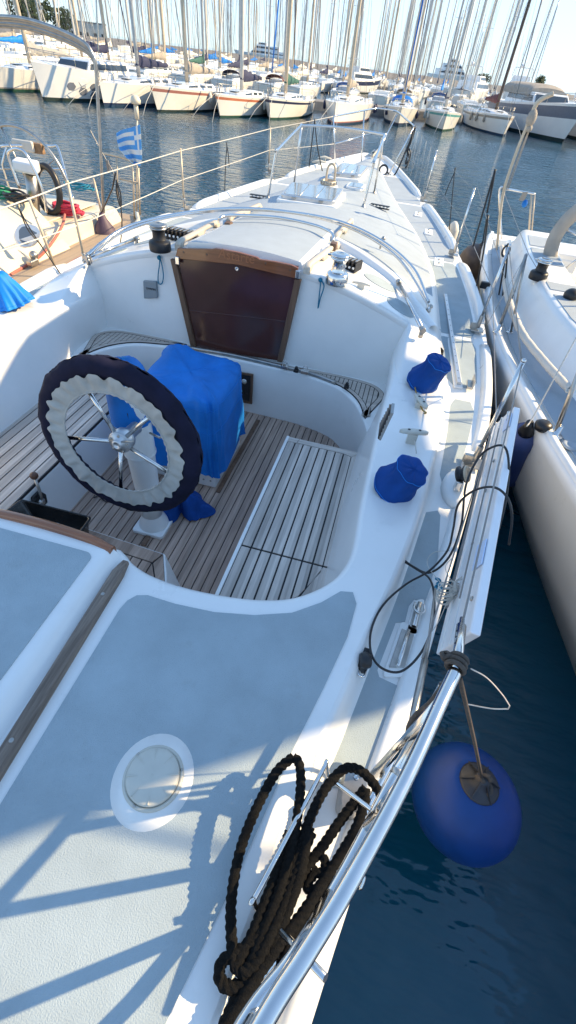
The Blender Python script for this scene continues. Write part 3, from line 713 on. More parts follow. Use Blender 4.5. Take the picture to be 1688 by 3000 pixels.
P = [A(868,455,.21), A(890,470,.2)]; c = P[1]; mb = MB(); mb.prism(rrect(c.x-.10, c.x+.14, c.y-.15, c.y+.25, .08), ztr(c.x, c.y)-.01, ztr(c.x, c.y)+.03); mb.build('vent_hatch', WHITE, YACHT, bevel=.01)
mb = MB(); mb.prism(rrect(c.x-.07, c.x+.11, c.y-.12, c.y+.22, .06), ztr(c.x, c.y)+.029, ztr(c.x, c.y)+.033); mb.build('vent_lens', LENS, YACHT)
# mast collar and ring on the empty mast step
c = A(825, 470, .19); c.z = ztr(c.x, c.y); mb = MB(); mb.lathe([(.14,0),(.13,.02),(.10,.025)], c, seg=28); ms = mb.build('mast_base', WHITE, YACHT)
mb = MB(); mb.lathe([(.095,.02),(.10,.025),(.10,.075),(.094,.075),(.094,.03)], c, seg=28, cap=False); mb.build('mast_collar', MASTG, ms)
for k in range(12):
    a = 2*math.pi*k/12; mb = MB(); mb.box(c+Vector((.103*math.cos(a), .103*math.sin(a), .052)), (.018,.018,.035), Matrix.Rotation(a, 3, 'Z')); mb.build('collar_eye', STEELD, ms, bevel=.004)
mb = MB(); o = c+Vector((.01, .05, .03)); mb.tube(cat([o+Vector(q) for q in ((-.055,0,0),(-.055,0,.13),(-.04,0,.19),(0,0,.215),(.04,0,.19),(.055,0,.13),(.055,0,0))], 5), .014, 10); mb.build('lifting_ring', MASTG, ms)
# deck organisers
for x, y, z, rz in ((653,486,.17,.08),(955,524,.15,-.12)):
    p = A(x, y, z); p.z = ztr(p.x, p.y); m = Matrix.Rotation(rz, 3, 'Z'); mb = MB(); mb.box(p+Vector((0,0,.007)), (.24,.055,.008), m); mb.box(p+Vector((0,0,.036)), (.24,.055,.007), m)
    og = mb.build('deck_organiser', BLACKM, YACHT, bevel=.003)
    for k in range(5):
        mb = MB(); mb.lathe([(.017,.008),(.011,.02),(.017,.034)], p+m @ Vector(((k-2)*.046, 0, 0)), seg=14); mb.build('sheave', STEEL, og)
# mast bars (two-legged guard) round the mast step
def gp(x, y): return ((640+x/2.07)/1.165, (300+y/2.07)/1.165)
fa, ff_, fla, flf = A(*gp(875,655), .16), A(*gp(945,545), .16), A(*gp(300,577), .16), A(*gp(458,484), .16)
for q in (fa, ff_, fla, flf): q.z = ztr(q.x, q.y) if abs(q.x) < WT(q.y) else SH(q.y)
ta = AY(*gp(1008,195), (fa.y+ff_.y)/2+.25); tl = AY(*gp(505,138), (fla.y+flf.y)/2+.35); tla = AY(*gp(350,298), fla.y+.03)
ta2 = AY(*gp(945,365), fa.y+.04)
mb = MB(); tp = [fla, fla.lerp(tla, .97), tla+(tl-tla)*.05, tl.lerp(tla, .06), tl+(ta-tl)*.03, tl.lerp(ta, .5)+Vector((0,0,.02)), ta.lerp(tl, .03), ta.lerp(ta2, .08), ta2.lerp(fa, -.03), ta2.lerp(fa, .06), fa]
mb.tube(cat(tp, 6), .0135, 12); gb = mb.build('mast_guard', STEEL, YACHT)
for f, t in ((flf, tl), (ff_, ta.lerp(ta2, .12))):
    mb = MB(); mb.tube([f, t], .0125, 12); mb.build('guard_leg', STEEL, gb)
for f in (fa, ff_, fla, flf):
    mb = MB(); mb.lathe([(.035,-.01),(.035,.006),(.018,.012),(.017,.03)], f, seg=16); mb.build('guard_foot', STEELD, gb)
# bow pulpit
kb = crop(900, 280, 4.025)
base = [A(*kb(325,805), .10), A(*kb(645,775), .12), A(*kb(955,960), .05), A(*kb(735,830), .12)]
B0, B1 = Vector((-.52, 9.85, .10)), Vector((-.02, 11.2, .14))
t0, t1, t2, t3, t4 = AY(*kb(310,245), 9.8), AY(*kb(790,155), 11.2), AY(*kb(1060,190), 11.25), AY(*kb(1265,360), 9.9), AY(*kb(675,185), 10.75)
f3 = A(*kb(955,950), .06)
mb = MB(); mb.tube(cat([t0, t0.lerp(t1, .5), t1, (t1+t2)/2+Vector((0,.08,.01)), t2, t2.lerp(t3, .5), t3], 7), .0125, 12); pl = mb.build('bow_pulpit', STEEL, YACHT)
m0, m1 = AY(*kb(320,570), 9.8), AY(*kb(760,450), 11.1)
for a, b, r in ((B0, t0, .0125), (A(*kb(640,775), .13), t4, .0125), (f3, t3, .0125), (m0, m1, .011), (A(*kb(745,830), .13), AY(*kb(1060,230), 11.0), .012)):
    mb = MB(); mb.tube([a, b], r, 10); mb.build('pulpit_leg', STEEL, pl)
# bow roller, anchor and windlass clutter
p = A(930, 400, .15)
mb = MB(); mb.box((XC-.06, 11.35, .17), (.012,.5,.08)); mb.box((XC+.08, 11.35, .17), (.012,.5,.08)); mb.lathe([(.03,-.06),(.022,0),(.03,.06)], (XC+.01, 11.55, .18), (1,0,0), 14); mb.build('bow_roller', STEEL, YACHT, bevel=.003)
mb = MB(); mb.plate([(XC+.08, 11.0, .16), (XC+.13, 11.05, .16), (XC+.10, 11.1, .42), (XC+.07, 11.1, .44)], (.03, .02, 0)); mb.tube([(XC+.02, 10.6, .2), (XC+.02, 11.5, .22)], .018, 8); mb.build('anchor', MASTG, YACHT, bevel=.006)
for x, y in ((803,414),(816,404)):
    q = A(x, y, .13); mb = MB(); d = Vector((.9,.5,0)).normalized(); mb.tube([q-d*.13+Vector((0,0,.03)), q+Vector((0,0,.05)), q+d*.13+Vector((0,0,.03))], [.012,.022,.012], 10); mb.box(q+Vector((0,0,.015)), (.05,.05,.04)); mb.build('mooring_cleat', PLASTW, YACHT, bevel=.004)

# ---------------- stanchions and guard wires
st_s = [(1.71, 2.10, -.1, .50), (1.80, 3.95, -.08, .54), (1.60, 5.86, -.03, .58), (1.15, 8.27, .03, .62)]
st_p = [(-1.56, 3.63, -.06, .55), (-1.56, 5.70, 0, .56), (-1.33, 8.40, .05, .60)]
tops = {1: [], -1: []}
for sg, L in ((1, st_s), (-1, st_p)):
    for x, y, z, h in L:
        mb = MB(); mb.tube([(x, y, z+.02), (x+.0*sg, y, z+.12)], .0165, 12); mb.plate([(x-.05, y-.05, z-.0), (x+.05, y-.05, z), (x+.05, y+.05, z), (x-.05, y+.05, z)], (0, 0, .008))
        mb.box((x-sg*.03, y-.0, z+.03), (.06,.022,.05)); s = mb.build('stanchion', STEELD, YACHT, bevel=.003)
        mb = MB(); mb.tube([(x, y, z+.1), (x, y, h-.006)], .0105, 12); mb.sphere((x, y, h), .012, 10); mb.build('stanchion_tube', STEEL if sg > 0 else MASTG, s)
        tops[sg].append((Vector((x, y, h-.012)), Vector((x, y, z+(h-z)*.52))))
def wire(pts, r, name='guard_wire', sag=.004, mat=None):
    P = []
    for a, b in zip(pts, pts[1:]):
        a, b = Vector(a), Vector(b)
        P += [a.lerp(b, t)-Vector((0,0,sag*4*t*(1-t))) for t in [k/8 for k in range(8)]]
    P.append(Vector(pts[-1])); mb = MB(); mb.tube(P, r, 6); return mb.build(name, mat or WIRE, YACHT)
RE = A(1165, 1560, .47)
wire([RE]+[tops[1][0][0]], .003)
wire([A(1062,1655,.22), tops[1][0][1], tops[1][1][1], tops[1][2][1]], .003)
wire([tops[1][0][0], tops[1][1][0]], .003)
wire([tops[1][2][0], tops[1][3][0], t3], .0022)
wire([tops[1][2][1], tops[1][3][1], t3.lerp(f3, .5)], .0022)
wp = [A(60, 517, .5)]+[t[0] for t in tops[-1]]+[t0]
wire([AY(-40,540,2.2)]+[t[0] for t in tops[-1]]+[t0], .0045, mat=ROPEW)
wire([AY(-30,640,2.2)]+[t[1] for t in tops[-1]]+[m0], .0042, mat=ROPEW)
# netting cords at the bow
for sg, L in ((1, [tops[1][3], (t3, t3.lerp(f3, .5))]), (-1, [tops[-1][2], (t0, m0)])):
    mb = MB(); a, b = L[0][0], L[1][0]; n = 5
    for k in range(n):
        u = a.lerp(b, k/n); u2 = a.lerp(b, (k+.5)/n); v = u2-Vector((0,0,.55)); w = a.lerp(b, (k+1)/n); mb.tube([u, v], .0016, 5); mb.tube([v, w], .0016, 5)
    mb.build('safety_netting', ROPEW, YACHT)
# turnbuckles at the pushpit end
mb = MB(); a, b = A(1163,1555,.47), A(1146,1690,.5); mb.tube([a, a.lerp(b,.15), a.lerp(b,.16), a.lerp(b,.62), b], [.006,.007,.0115,.0115,.009], 12); tb = mb.build('turnbuckle', STEEL, YACHT)
for t in (.3,.42,.54):
    c = a.lerp(b, t); mb = MB(); mb.lathe([(.003,0),(.001,.0005)], c+Vector((-.0105,0,.005)), (-1,0,.4), 8); mb.build('pin_hole', BLACK, tb)
mb = MB(); a, b = A(1080,1605,.2), A(1030,1850,.24); mb.tube([A(1095,1480,.2), a, a.lerp(b,.25), a.lerp(b,.26), a.lerp(b,.8), b], [.0035,.005,.006,.010,.010,.007], 10); tb = mb.build('turnbuckle', STEELD, YACHT)
# pushpit at the starboard quarter
P1 = [A(1146,1688,.5), A(1110,1765,.5), A(1020,1960,.5), A(880,2220,.5), A(770,2400,.5), A(660,2575,.5), (1.06,-.25,.5), (.9,-.52,.5), (.5,-.62,.5), (0,-.64,.5)]
mb = MB(); mb.tube(cat(P1, 8), .0135, 16); pp = mb.build('pushpit', STEEL, YACHT)
P2 = [A(1118,1725,.46), A(1090,1775,.40), A(1000,1935,.22), A(870,2185,.185), A(740,2400,.185), A(610,2575,.185), (1.05,-.30,.185), (.88,-.55,.185), (.5,-.62,.185), (0,-.64,.185)]
mb = MB(); mb.tube(cat(P2, 8), .0125, 14); mb.build('pushpit_rail', STEEL, pp)
mb = MB(); c = A(1000,1938,.22); d = (P2[3]-P2[2]).normalized(); mb.tube([c-d*.012, c+d*.012], .0145, 14); mb.build('rail_joint', STEELD, pp)
for q, zb, m in ((Vector(P1[1]), -.09, 0), (Vector((1.06,-.25,.5)), -.09, 0), (Vector((.2,-.63,.5)), -.1, 0)):
    mb = MB(); mb.tube([q, (q.x-.01, q.y, zb)], .0125, 12); mb.build('pushpit_leg', STEEL, pp)
for q, q2 in ((.24,.25),(.105,-.03)):
    lo = min((Vector(p) for p in cat(P2, 20)), key=lambda p: abs(p.y-q)); hi = min((Vector(p) for p in cat(P1, 20)), key=lambda p: abs(p.y-q2)); mb = MB(); mb.tube([lo, hi], .0135, 12); mb.build('pushpit_post', STEEL, pp)
mb = MB(); mb.tube(cat([(1.15,-.08,.19),(1.10,-.16,.30),(1.05,-.27,.40),(1.02,-.36,.36),(1.04,-.40,.19)], 8), .011, 10); mb.build('shadow_brace', STEEL, pp)  # curved tube added to vary the shadow bars on the aft deck
P3 = [A(1010,1870,.0), A(945,1990,.0), A(850,2170,-.01), A(700,2400,-.01), A(545,2575,-.02)]
mb = MB(); mb.tube(cat(P3, 6), .010, 10); mb.build('rubbing_rod', STEEL, YACHT)
mb = MB(); c = A(898,2215,.20); mb.tube(cat([c+Vector(q) for q in ((-.015,-.01,0),(-.02,.0,.015),(-.008,.012,.03),(.008,.006,.025),(.006,-.012,.01))], 5), .0045, 8); mb.build('hook', STEEL, pp)
# rope rack: horizontal U-shaped bar hung inboard of the pushpit
k7 = crop(500, 2050, 1.449)
z = .095
r0, r1, r2, r3 = A(*k7(925,522), .185), A(*k7(658,276), z), A(*k7(352,850), z), A(*k7(658,1182), .185)
f1, f2 = A(*k7(690,345), .05), A(*k7(385,900), .0)
mb = MB(); mb.tube(cat([r0, A(*k7(700,350), z), A(*k7(672,330), z-.03), r1.lerp(r2,.0)+Vector((0,0,-.0)), r1.lerp(r2,.06), r2.lerp(r1,.06), r2, A(*k7(372,905), z-.08)], 6), .006, 10); mb.build('rope_rack', STEEL, pp)
mb = MB(); mb.tube([A(*k7(470,985), .12), r3], .0075, 10); mb.build('rack_bar', STEEL, pp)
# quarter cleat
mb = MB(); a, b = A(796,2292,.03), A(742,2452,.03); d = (b-a).normalized(); e = Vector((-d.y, d.x, 0)); c = (a+b)/2
ls = []
for i in range(13):
    t = i/12; w = .014*math.sin(math.pi*min(1, max(0, .12+.76*t)))**.6; p = a.lerp(b, t)+Vector((0,0,-.008+.016*math.sin(math.pi*t)))
    ls.append([p+e*w*x+Vector((0,0,.008*y)) for x, y in ((-1,0),(-.7,.7),(0,1),(.7,.7),(1,0),(.6,-.6),(-.6,-.6))])
mb.loops(ls, True, True, True); mb.box(c+Vector((0,0,-.045)), (.035,.07,.07)); mb.build('mooring_cleat', ALU, YACHT)
mb = MB(); c = A(893,1985,.01); mb.prism(rrect(c.x-.03, c.x+.03, c.y-.05, c.y+.05, .02), -.1, .004); q = mb.build('cleat_plate', STEELD, YACHT)
for dy in (-.03, .03):
    m2 = MB(); m2.lathe([(.008,0),(.006,.003),(.001,.002)], (c.x, c.y+dy, .004), seg=12); m2.build('screw', STEEL, q)
# fairleads on the side deck
k8 = crop(1100, 1250, 3.6225)
for pts, n in ((((425,1890),(500,1880),(440,2150),(360,2125)), 'a'), (((280,2145),(410,2210),(310,2560),(140,2560)), 'b')):
    P = [A(*k8(x, y), -.10) for x, y in pts]; c = sum(P, Vector())/4
    mb = MB(); mb.prism(rquad([c+(p-c)*1.45 for p in P], .02), -.112, -.100); mb.build('fairlead_pad', WHITE, YACHT, bevel=.004)
    mb = MB(); mb.plate([Vector((p.x, p.y, -.1005)) for p in P], (0,0,.006)); f = mb.build('fairlead', STEELD, YACHT, bevel=.003)
    mb = MB(); a, b = (P[0]+P[1])/2, (P[2]+P[3])/2; w = (P[1]-P[0])*.14
    mb.hexa([a-w+Vector((0,0,-.095)), b-w+Vector((0,0,-.095)), b+w+Vector((0,0,-.095)), a+w+Vector((0,0,-.095)), a-w*.8+Vector((0,0,.022))-Vector((0,0,.1)), b-w*.8+Vector((0,0,.022-.1)), b+w*.8+Vector((0,0,.022-.1)), a+w*.8+Vector((0,0,.022-.1))])
    m2 = MB(); m2.tube([Vector((a.x, a.y, -.088)), Vector((b.x, b.y, -.088))], .0085, 10); m2.build('fairlead_bar', STEEL, f)
    if n == 'a':
        m2 = MB(); q = (P[0]+P[1])/2*.6+c*.4; q.z = -.085; m2.tube(cat([q+Vector(v) for v in ((-.015,.015,0),(-.02,-.02,.008),(0,-.035,.012),(.02,-.02,.008),(.018,.015,0))], 6), .004, 8); m2.build('shackle', STEEL, f)
# black pad-eye block on the coaming slope
c = A(912, 1660, -.04); mb = MB(); mb.box(c, (.04,.075,.05)); mb.lathe([(.022,-.02),(.028,0),(.022,.02)], c+Vector((.005,-.015,.03)), (1,.2,0), 16); pb = mb.build('swivel_cam', BLACK, YACHT, bevel=.006)
mb = MB(); mb.tube(cat([c+Vector(v) for v in ((-.01,-.04,.01),(-.008,-.06,.012),(.01,-.062,.012),(.014,-.04,.01))], 5), .004, 8); mb.build('cam_guide', STEEL, pb)
# genoa track
a, b = A(1119,745,-.095), A(1153,968,-.105); d = (b-a).normalized(); e = Vector((-d.y, d.x, 0))*.016; z = Vector((0,0,1))
mb = MB(); mb.prism([tuple((a-d*.03+e*1.9)[:2]), tuple((a-d*.03-e*1.9)[:2]), tuple((b+d*.03-e*1.9)[:2]), tuple((b+d*.03+e*1.9)[:2])], -.121, -.104); mb.build('track_pad', WHITE, YACHT, bevel=.006)
mb = MB(); mb.hexa([a-e-z*.01, b-e-z*.01, b+e-z*.01, a+e-z*.01, a-e*.9+z*.022, b-e*.9+z*.022, b+e*.9+z*.022, a+e*.9+z*.022]); tk = mb.build('genoa_track', ALU, YACHT, bevel=.002, fix=True)
for k in range(15):
    p = a.lerp(b, (k+.5)/15)+z*.0222; mb = MB(); mb.lathe([(.0055,0),(.001,.0004)], p, seg=10); mb.build('track_hole', BLACK, tk)
c = A(1182,967,-.09); mb = MB(); mb.box(c, (.04,.10,.02)); mb.box(c+Vector((.014,0,.03)), (.008,.10,.06)); mb.build('mooring_cleat', STEELD, YACHT, bevel=.004)
# turning block on its moulded pod, side deck
c = A(1150, 1215, -.06); mb = MB(); mb.lathe([(.105,-.06),(.10,-.025),(.085,-.006),(.05,.0),(.002,.002)], c, seg=24, sx=.62, sy=1.3); mb.build('block_pod', WHITE, YACHT)
c = A(1163, 1193, .02); ax = Vector((.75,-.25,.55)).normalized()
mb = MB(); mb.lathe([(.030,-.024),(.042,-.02),(.042,-.012),(.030,-.009),(.030,.009),(.042,.012),(.042,.02)], c, ax, 24); tb = mb.build('turning_block', BLACK, YACHT)
mb = MB(); mb.lathe([(.042,.020),(.040,.027),(.018,.029),(.016,.022),(.001,.022)], c, ax, 24); mb.build('block_cheek', MASTG, tb)
mb = MB(); mb.box(c+Vector((-.005,-.03,-.045)), (.03,.04,.06)); mb.build('block_foot', STEEL, tb, bevel=.005)
# sheet cleats standing on the starboard coaming
for (x, y, z), (dx, dy) in (((1058,1012,.035),(.5,-.86)), ((1040,1090,.06),(.97,.22))):
    c = A(x, y, z); d = Vector((dx, dy, 0)).normalized(); e = Vector((-d.y, d.x, 0))
    mb = MB(); ls = []
    for i in range(11):
        t = i/10*2-1; w = .016*(1-t*t)**.35+.003; hh = .009+.003*(1-abs(t)); p = c+d*(t*.075)+Vector((0,0,.012-.004*t*t))
        ls.append([p+e*w*a_+Vector((0,0,hh*b_)) for a_, b_ in ((-1,-.2),(-.9,.6),(-.5,1),(.5,1),(.9,.6),(1,-.2),(.7,-1),(-.7,-1))])
    mb.loops(ls, True, True, True); mb.box((c.x, c.y, (c.z)/2), (.05,.03,max(.02, c.z))); cl = mb.build('sheet_cleat', PLASTW, YACHT)
    for s_ in (-.028, .028):
        m2 = MB(); m2.lathe([(.008,0),(.006,.0015),(.004,.0005),(.001,.0005)], c+d*s_+Vector((0,0,.0225)), seg=12); m2.build('cleat_bolt', BLACK, cl)
# chainplates / small plates on the side deck
for x, y in ((1050,548),(1077,587),(1105,655)):
    p = A(x, y, -.045); mb = MB(); mb.prism(rrect(p.x-.05, p.x+.05, p.y-.16, p.y+.16, .02), SH(p.y)-.001, SH(p.y)+.007); m = mb.build('deck_plate', WHITE, YACHT)
    for dy in (-.07, .07):
        m2 = MB(); m2.lathe([(.016,0),(.012,.008),(.002,.010)], (p.x, p.y+dy, SH(p.y)+.006), seg=12); m2.build('plate_bolt', STEELD, m)
# dark rubber seam at the trunk side
# ---------------- steering pedestal and wheel
pc = Vector((-.03, 1.64, -.75))
mb = MB(); mb.prism(rrect(pc.x-.10, pc.x+.10, pc.y-.10, pc.y+.10, .02), -.752, -.725); mb.lathe([(.092,.02),(.085,.05),(.066,.09),(.064,.12)], pc, seg=28); mb.build('pedestal_base', WHITE, YACHT, bevel=.006)
mb = MB(); mb.lathe([(.064,.11),(.068,.3),(.073,.55),(.078,.58),(.080,.60),(.080,.78),(.082,.80),(.082,.98),(.07,1.03),(.03,1.05)], pc, seg=32); pe = mb.build('steering_pedestal', WHITE, YACHT)
mb = MB(); mb.lathe([(.0815,.575),(.0835,.58),(.0835,.59),(.0815,.595)], pc, seg=32, cap=False); mb.build('pedestal_band', WHITE, pe)
mb = MB(); mb.box(pc+Vector((.025,-.078,.86)), (.006,.01,.035)); mb.build('key_slot', BLACK, pe)
mb = MB(); mb.tube([pc+Vector((.09,-.02,.74)), pc+Vector((.16,-.05,.75))], .006, 8); mb.build('brake_knob', STEELD, pe)
WC = Vector((.038, 1.405, .082)); wax = Vector((0, -1, .10)).normalized()
wx = Vector((1, 0, 0)); wy = wax.cross(wx)*1; wy = wx.cross(wax)*-1
def wpt(r, a, d=0): return WC+wx*(r*math.cos(a))+wy*(r*math.sin(a))+wax*d
mb = MB(); mb.lathe([(.030,-.14),(.030,-.05),(.050,-.045),(.053,-.03),(.053,.010),(.049,.015)], WC, wax, 32); sw = mb.build('steering_wheel', ALU, YACHT)
mb = MB(); mb.lathe([(.048,.0135),(.046,.018),(.026,.022),(.024,.034),(.020,.037),(.012,.037),(.011,.033),(.001,.033)], WC, wax, 28); mb.build('wheel_hub', ALU, sw)
for k in range(5):
    a = R(118)+k*R(72); mb = MB(); mb.tube([wpt(.05, a), wpt(.29, a)], .0095, 12); mb.build('spoke', STEEL, sw)
for k in range(5):
    a = R(82)+k*R(72); mb = MB(); mb.lathe([(.006,.0165),(.006,.023),(.003,.0235),(.001,.022)], WC+(wpt(.041, a)-WC), wax, 10); mb.build('hub_bolt', STEELD, sw)
mb = MB(); mb.tube([wpt(.02, R(40), .02), wpt(.12, R(32), .06)], .005, 8); mb.build('brake_lever', STEELD, sw)
mb = MB(); mb.tube([wpt(.335, 2*math.pi*i/48) for i in range(48)], .016, 12, True); mb.build('wheel_rim', STEEL, sw)
# ================================================================ LOOSE THINGS ON THE YACHT
# padded wheel cover with a ruffled pale lining
def ruf(u, r0, r1, v, amp, d0, d1, ph=0):
    a = 2*math.pi*u; w = math.sin(a*26+2*math.sin(a*3)+ph)+.5*math.sin(a*41+ph*2)
    r = r0+(r1-r0)*v; return wpt(r+amp*w*.35*v, a, d0+(d1-d0)*v+amp*w)
mb = MB()
def wcv(u, v):
    a = 2*math.pi*u; b = 2*math.pi*v
    f = fold((math.cos(a)*2, math.sin(a)*2, b), 2.2, .008)+.0045*math.sin(a*38+2*math.sin(3*a))*max(0, math.cos(b+2.6))+(.35-abs(noise.noise((a*9+b*.8, b*.7, 5))))*.007
    rr = .047+f
    return wpt(.343+rr*1.02*math.cos(b), a, .045*math.sin(b)*(1+f*6))
mb.grid(wcv, 320, 23, cu=True)
wcov = mb.build('wheel_cover', NAVY, None, org=WC); tag(wcov, 'dark navy padded cloth cover stretched over the steering wheel rim', 'wheel cover')
mb = MB()
def frl(u, v):
    a = 2*math.pi*u; w = math.sin(a*24+2.2*math.sin(a*2+1))*(.65+.35*math.sin(a*5))+.35*math.sin(a*43); s = math.sin(math.pi*min(1, v*1.15))
    r = .325-.074*v; return wpt(r+.010*w*(1-v)**1.5, a, .047-.012*v+.011*w*s*(.4+.6*(1-v)))
mb.grid(frl, 320, 9, cu=True); mb.build('cover_frill', FRILL, wcov)
mb = MB(); mb.tube([frl(i/160, 1.0) for i in range(160)], [.0045+.0022*math.sin(i*1.9) for i in range(160)], 8, True); mb.build('frill_hem', FRILL, wcov)
# blue canvas over the folding cockpit table
mb = MB(); NC = 150
bx = (-.30, .235, 2.03, 2.60)
def ring(z, k, a):
    c, s = math.cos(a), math.sin(a); e = .30
    cx, cy = (bx[0]+bx[1])/2, (bx[2]+bx[3])/2
    return Vector((cx+(bx[1]-bx[0])/2*k*math.copysign(abs(c)**e, c), cy+(bx[3]-bx[2])/2*k*math.copysign(abs(s)**e, s), z))
lev = [(-.62,1.05),(-.58,1.04),(-.5,1.035),(-.42,1.03),(-.34,1.03),(-.27,1.03),(-.21,1.025),(-.16,1.02),(-.115,1.01),(-.085,.985),(-.07,.94),(-.06,.85),(-.05,.7),(-.045,.5),(-.04,.28),(-.035,.02)]
ls = []
for i, (z, k) in enumerate(lev):
    l = []
    for j in range(NC):
        a = 2*math.pi*j/NC; p = ring(z, k, a); t = i/(len(lev)-1)
        sk = max(0, 1-t*1.6)
        vf = noise.noise((math.cos(a)*3.1+9, math.sin(a)*3.1, z*.9))*.034*(.4+sk)+noise.noise((math.cos(a)*9, math.sin(a)*9, z*4+3))*.010+(.5-abs(noise.noise((math.cos(a)*4+z*2.2, math.sin(a)*4-z*1.5, z*2))))*.030-.012
        d = Vector((math.cos(a), math.sin(a), 0)); p += d*vf*(1 if k > .9 else .3)
        if k < .99:
            p.z += noise.noise((p.x*5+2, p.y*5, 1.3))*.06*(1-k*.6)+(.4-abs(noise.noise((p.x*8+p.y*4, p.y*9, 3))))*.045
            p.z += .055*math.exp(-((p.x+.20)**2/.012+(p.y-2.45)**2/.03))-.03*math.exp(-((p.x-.02)**2/.02+(p.y-2.25)**2/.02))
        else: p.z += noise.noise((math.cos(a)*2+5, math.sin(a)*2, z))*.02+(.02*math.sin(a*3) if i == 0 else 0)
        l.append(p)
    ls.append(l)
mb.loops(ls, True, False, True)
seam_ = [[p.copy() for p in ls[5]], [p.copy() for p in ls[8]]]
tc_ = mb.build('table_cover', BLUE, None, org=((bx[0]+bx[1])/2, 2.3, -.75)); tag(tc_, 'creased blue canvas cover over the boxy cockpit table', 'canvas cover')
cq = Vector(((bx[0]+bx[1])/2, (bx[2]+bx[3])/2, 0))
for l in seam_:
    mb = MB(); mb.tube([cq+(p-cq)*1.004+Vector((0,0,(p.z)*0)) if False else Vector((cq.x+(p.x-cq.x)*1.005, cq.y+(p.y-cq.y)*1.005, p.z)) for p in l], .0016, 5, True); mb.build('stitched_seam', BLUEB, tc_)
mb = MB(); mb.box((-.03, 2.34, -.665), (.47, .52, .17)); tb = mb.build('cockpit_table', WHITE, None, bevel=.012); tag(tb, 'white box of the cockpit table showing below its blue canvas', 'table')
for k in range(2):
    m2 = MB(); m2.lathe([(.007,0),(.006,.002),(.001,.002)], (.12+.05*k, 2.0795, -.69), (0,-1,0), 10); m2.build('screw', STEELD, tb)
# compass hood on the pedestal head
mb = MB()
hc = Vector((-.045, 1.66, .06)); ls = []
for i in range(15):
    t = i/14; z = .02+.27*t; r = (.104-.016*t) if t < .55 else .0955*math.sqrt(max(.0004, 1-((t-.55)/.45)**2.4))
    ls.append([hc+Vector((r*(1+.10*noise.noise((math.cos(a)*2, math.sin(a)*2, t*2)))*math.cos(a), r*1.1*math.sin(a), z+.012*noise.noise((math.cos(a)*3, math.sin(a)*3, t*3)))) for a in [2*math.pi*j/36 for j in range(36)]])
ls.insert(0, [p+Vector((.004*math.sin(j*2.1), 0, -.05)) for j, p in enumerate(ls[0])])
mb.loops(ls, True, False, True); tag(mb.build('compass_cover', BLUE, None, org=hc), 'small rounded blue canvas hood on top of the steering pedestal', 'canvas cover')
# cloth dropped at the foot of the pedestal
mb = MB(); cc = A(455, 1268, -.70)
def heap(u, v):
    a = 2*math.pi*u; r = v*(.125+.045*math.sin(2*a+.5)+.03*math.sin(3*a+2)+.018*math.sin(7*a)); x, y = r*1.15*math.cos(a), r*1.25*math.sin(a)
    h = .17*(1-v**1.7)*(1+.3*noise.noise((x*9, y*9, 0)))+abs(noise.noise((x*22+3, y*16, 1)))*.07*(1-v*.4)-.004
    return (cc.x+x, cc.y+y, -.748+max(.004+.012*(1-v), h))
mb.grid(heap, 90, 26, cu=True); tag(mb.build('fallen_cover', BLUED, None), 'crumpled dark blue cover lying on the teak sole beside the pedestal foot', 'canvas cover')
# blue winch covers on the starboard coaming
def wcover(base, tilt, h, label, seed, prof=None, pl=0):
    ax = (Vector((0,0,1))+Vector(tilt)).normalized(); mb = MB(); x = Vector((1,0,0)); x = (x-ax*x.dot(ax)).normalized(); y = ax.cross(x); ls = []
    prof = prof or [(.097,-.04),(.098,.0),(.100,.05),(.098,.18),(.090,.34),(.080,.50),(.075,.62),(.074,.74),(.075,.86),(.075,.95),(.071,.99),(.058,1.01),(.03,1.015),(.002,1.018)]
    for i, (r, t) in enumerate(prof):
        l = []
        for j in range(72):
            a = 2*math.pi*j/72; hx = 1+.035*math.cos(6*a+seed)*(t > .6)
            rr = r*hx*(1+.16*noise.noise((math.cos(a)*2.2+seed, math.sin(a)*2.2, t*2.5))*(1 if t > .1 else .3)); rr *= 1+pl*(math.sin(a*9+2*math.sin(a*2))+.6*math.sin(a*17+1))*(1-t)*(t > -1); l.append(Vector(base)+x*(rr*math.cos(a))+y*(rr*math.sin(a))+ax*(t*h+.008*noise.noise((math.cos(a)*2, math.sin(a)*2, seed+t))))
        ls.append(l)
    mb.loops(ls, True, False, True); o = mb.build('winch_cover', BLUED, None, org=base); tag(o, label, 'winch cover', 'blue covers over the coaming winches')
    mb = MB()
    l = [p*1.0 for p in ls[9]]; l = [Vector(base)+ax*.95*h+(p-(Vector(base)+ax*.95*h))*1.015 for p in l]; mb.tube(l, .0016, 5, True); mb.build('seam', BLUEB, o)
    l = [Vector(base)+(p-Vector(base))*1.012 for p in ls[2]]; mb = MB(); mb.tube(l, .0014, 5, True); mb.build('seam', BLUEB, o)
wcover((1.368, 2.66, .010), (.36,-.16,0), .19, 'blue canvas winch cover beside the end of the coachroof, the farther and taller one', 1.0)
wcover((1.285, 1.62, .010), (.38,-.22,0), .165, 'blue canvas winch cover below the T-shaped white cleat, the nearer one', 4.2)
# tails of cord at the cleats
mb = MB(); a = A(1040,1092,.04); mb.tube([a, A(1045,1120,.03), A(1047,1140,.03)], .003, 6); tag(mb.build('sheet_tail', ROPEW, None), 'short pale cord between the white T-shaped cleat and the nearer winch cover', 'cord')
mb = MB(); mb.tube(cat([A(x, y, z) for x, y, z in ((1042,962,.03),(1046,985,.02),(1054,1012,.015),(1062,1030,.02),(1072,1038,.03),(1066,1040,.02))], 5), .0045, 7); tag(mb.build('sheet_tail', M('rope_ochre', (.34,.22,.06), .85, bump=.5), None), 'ochre cord end tucked under the slanted white cleat', 'cord')
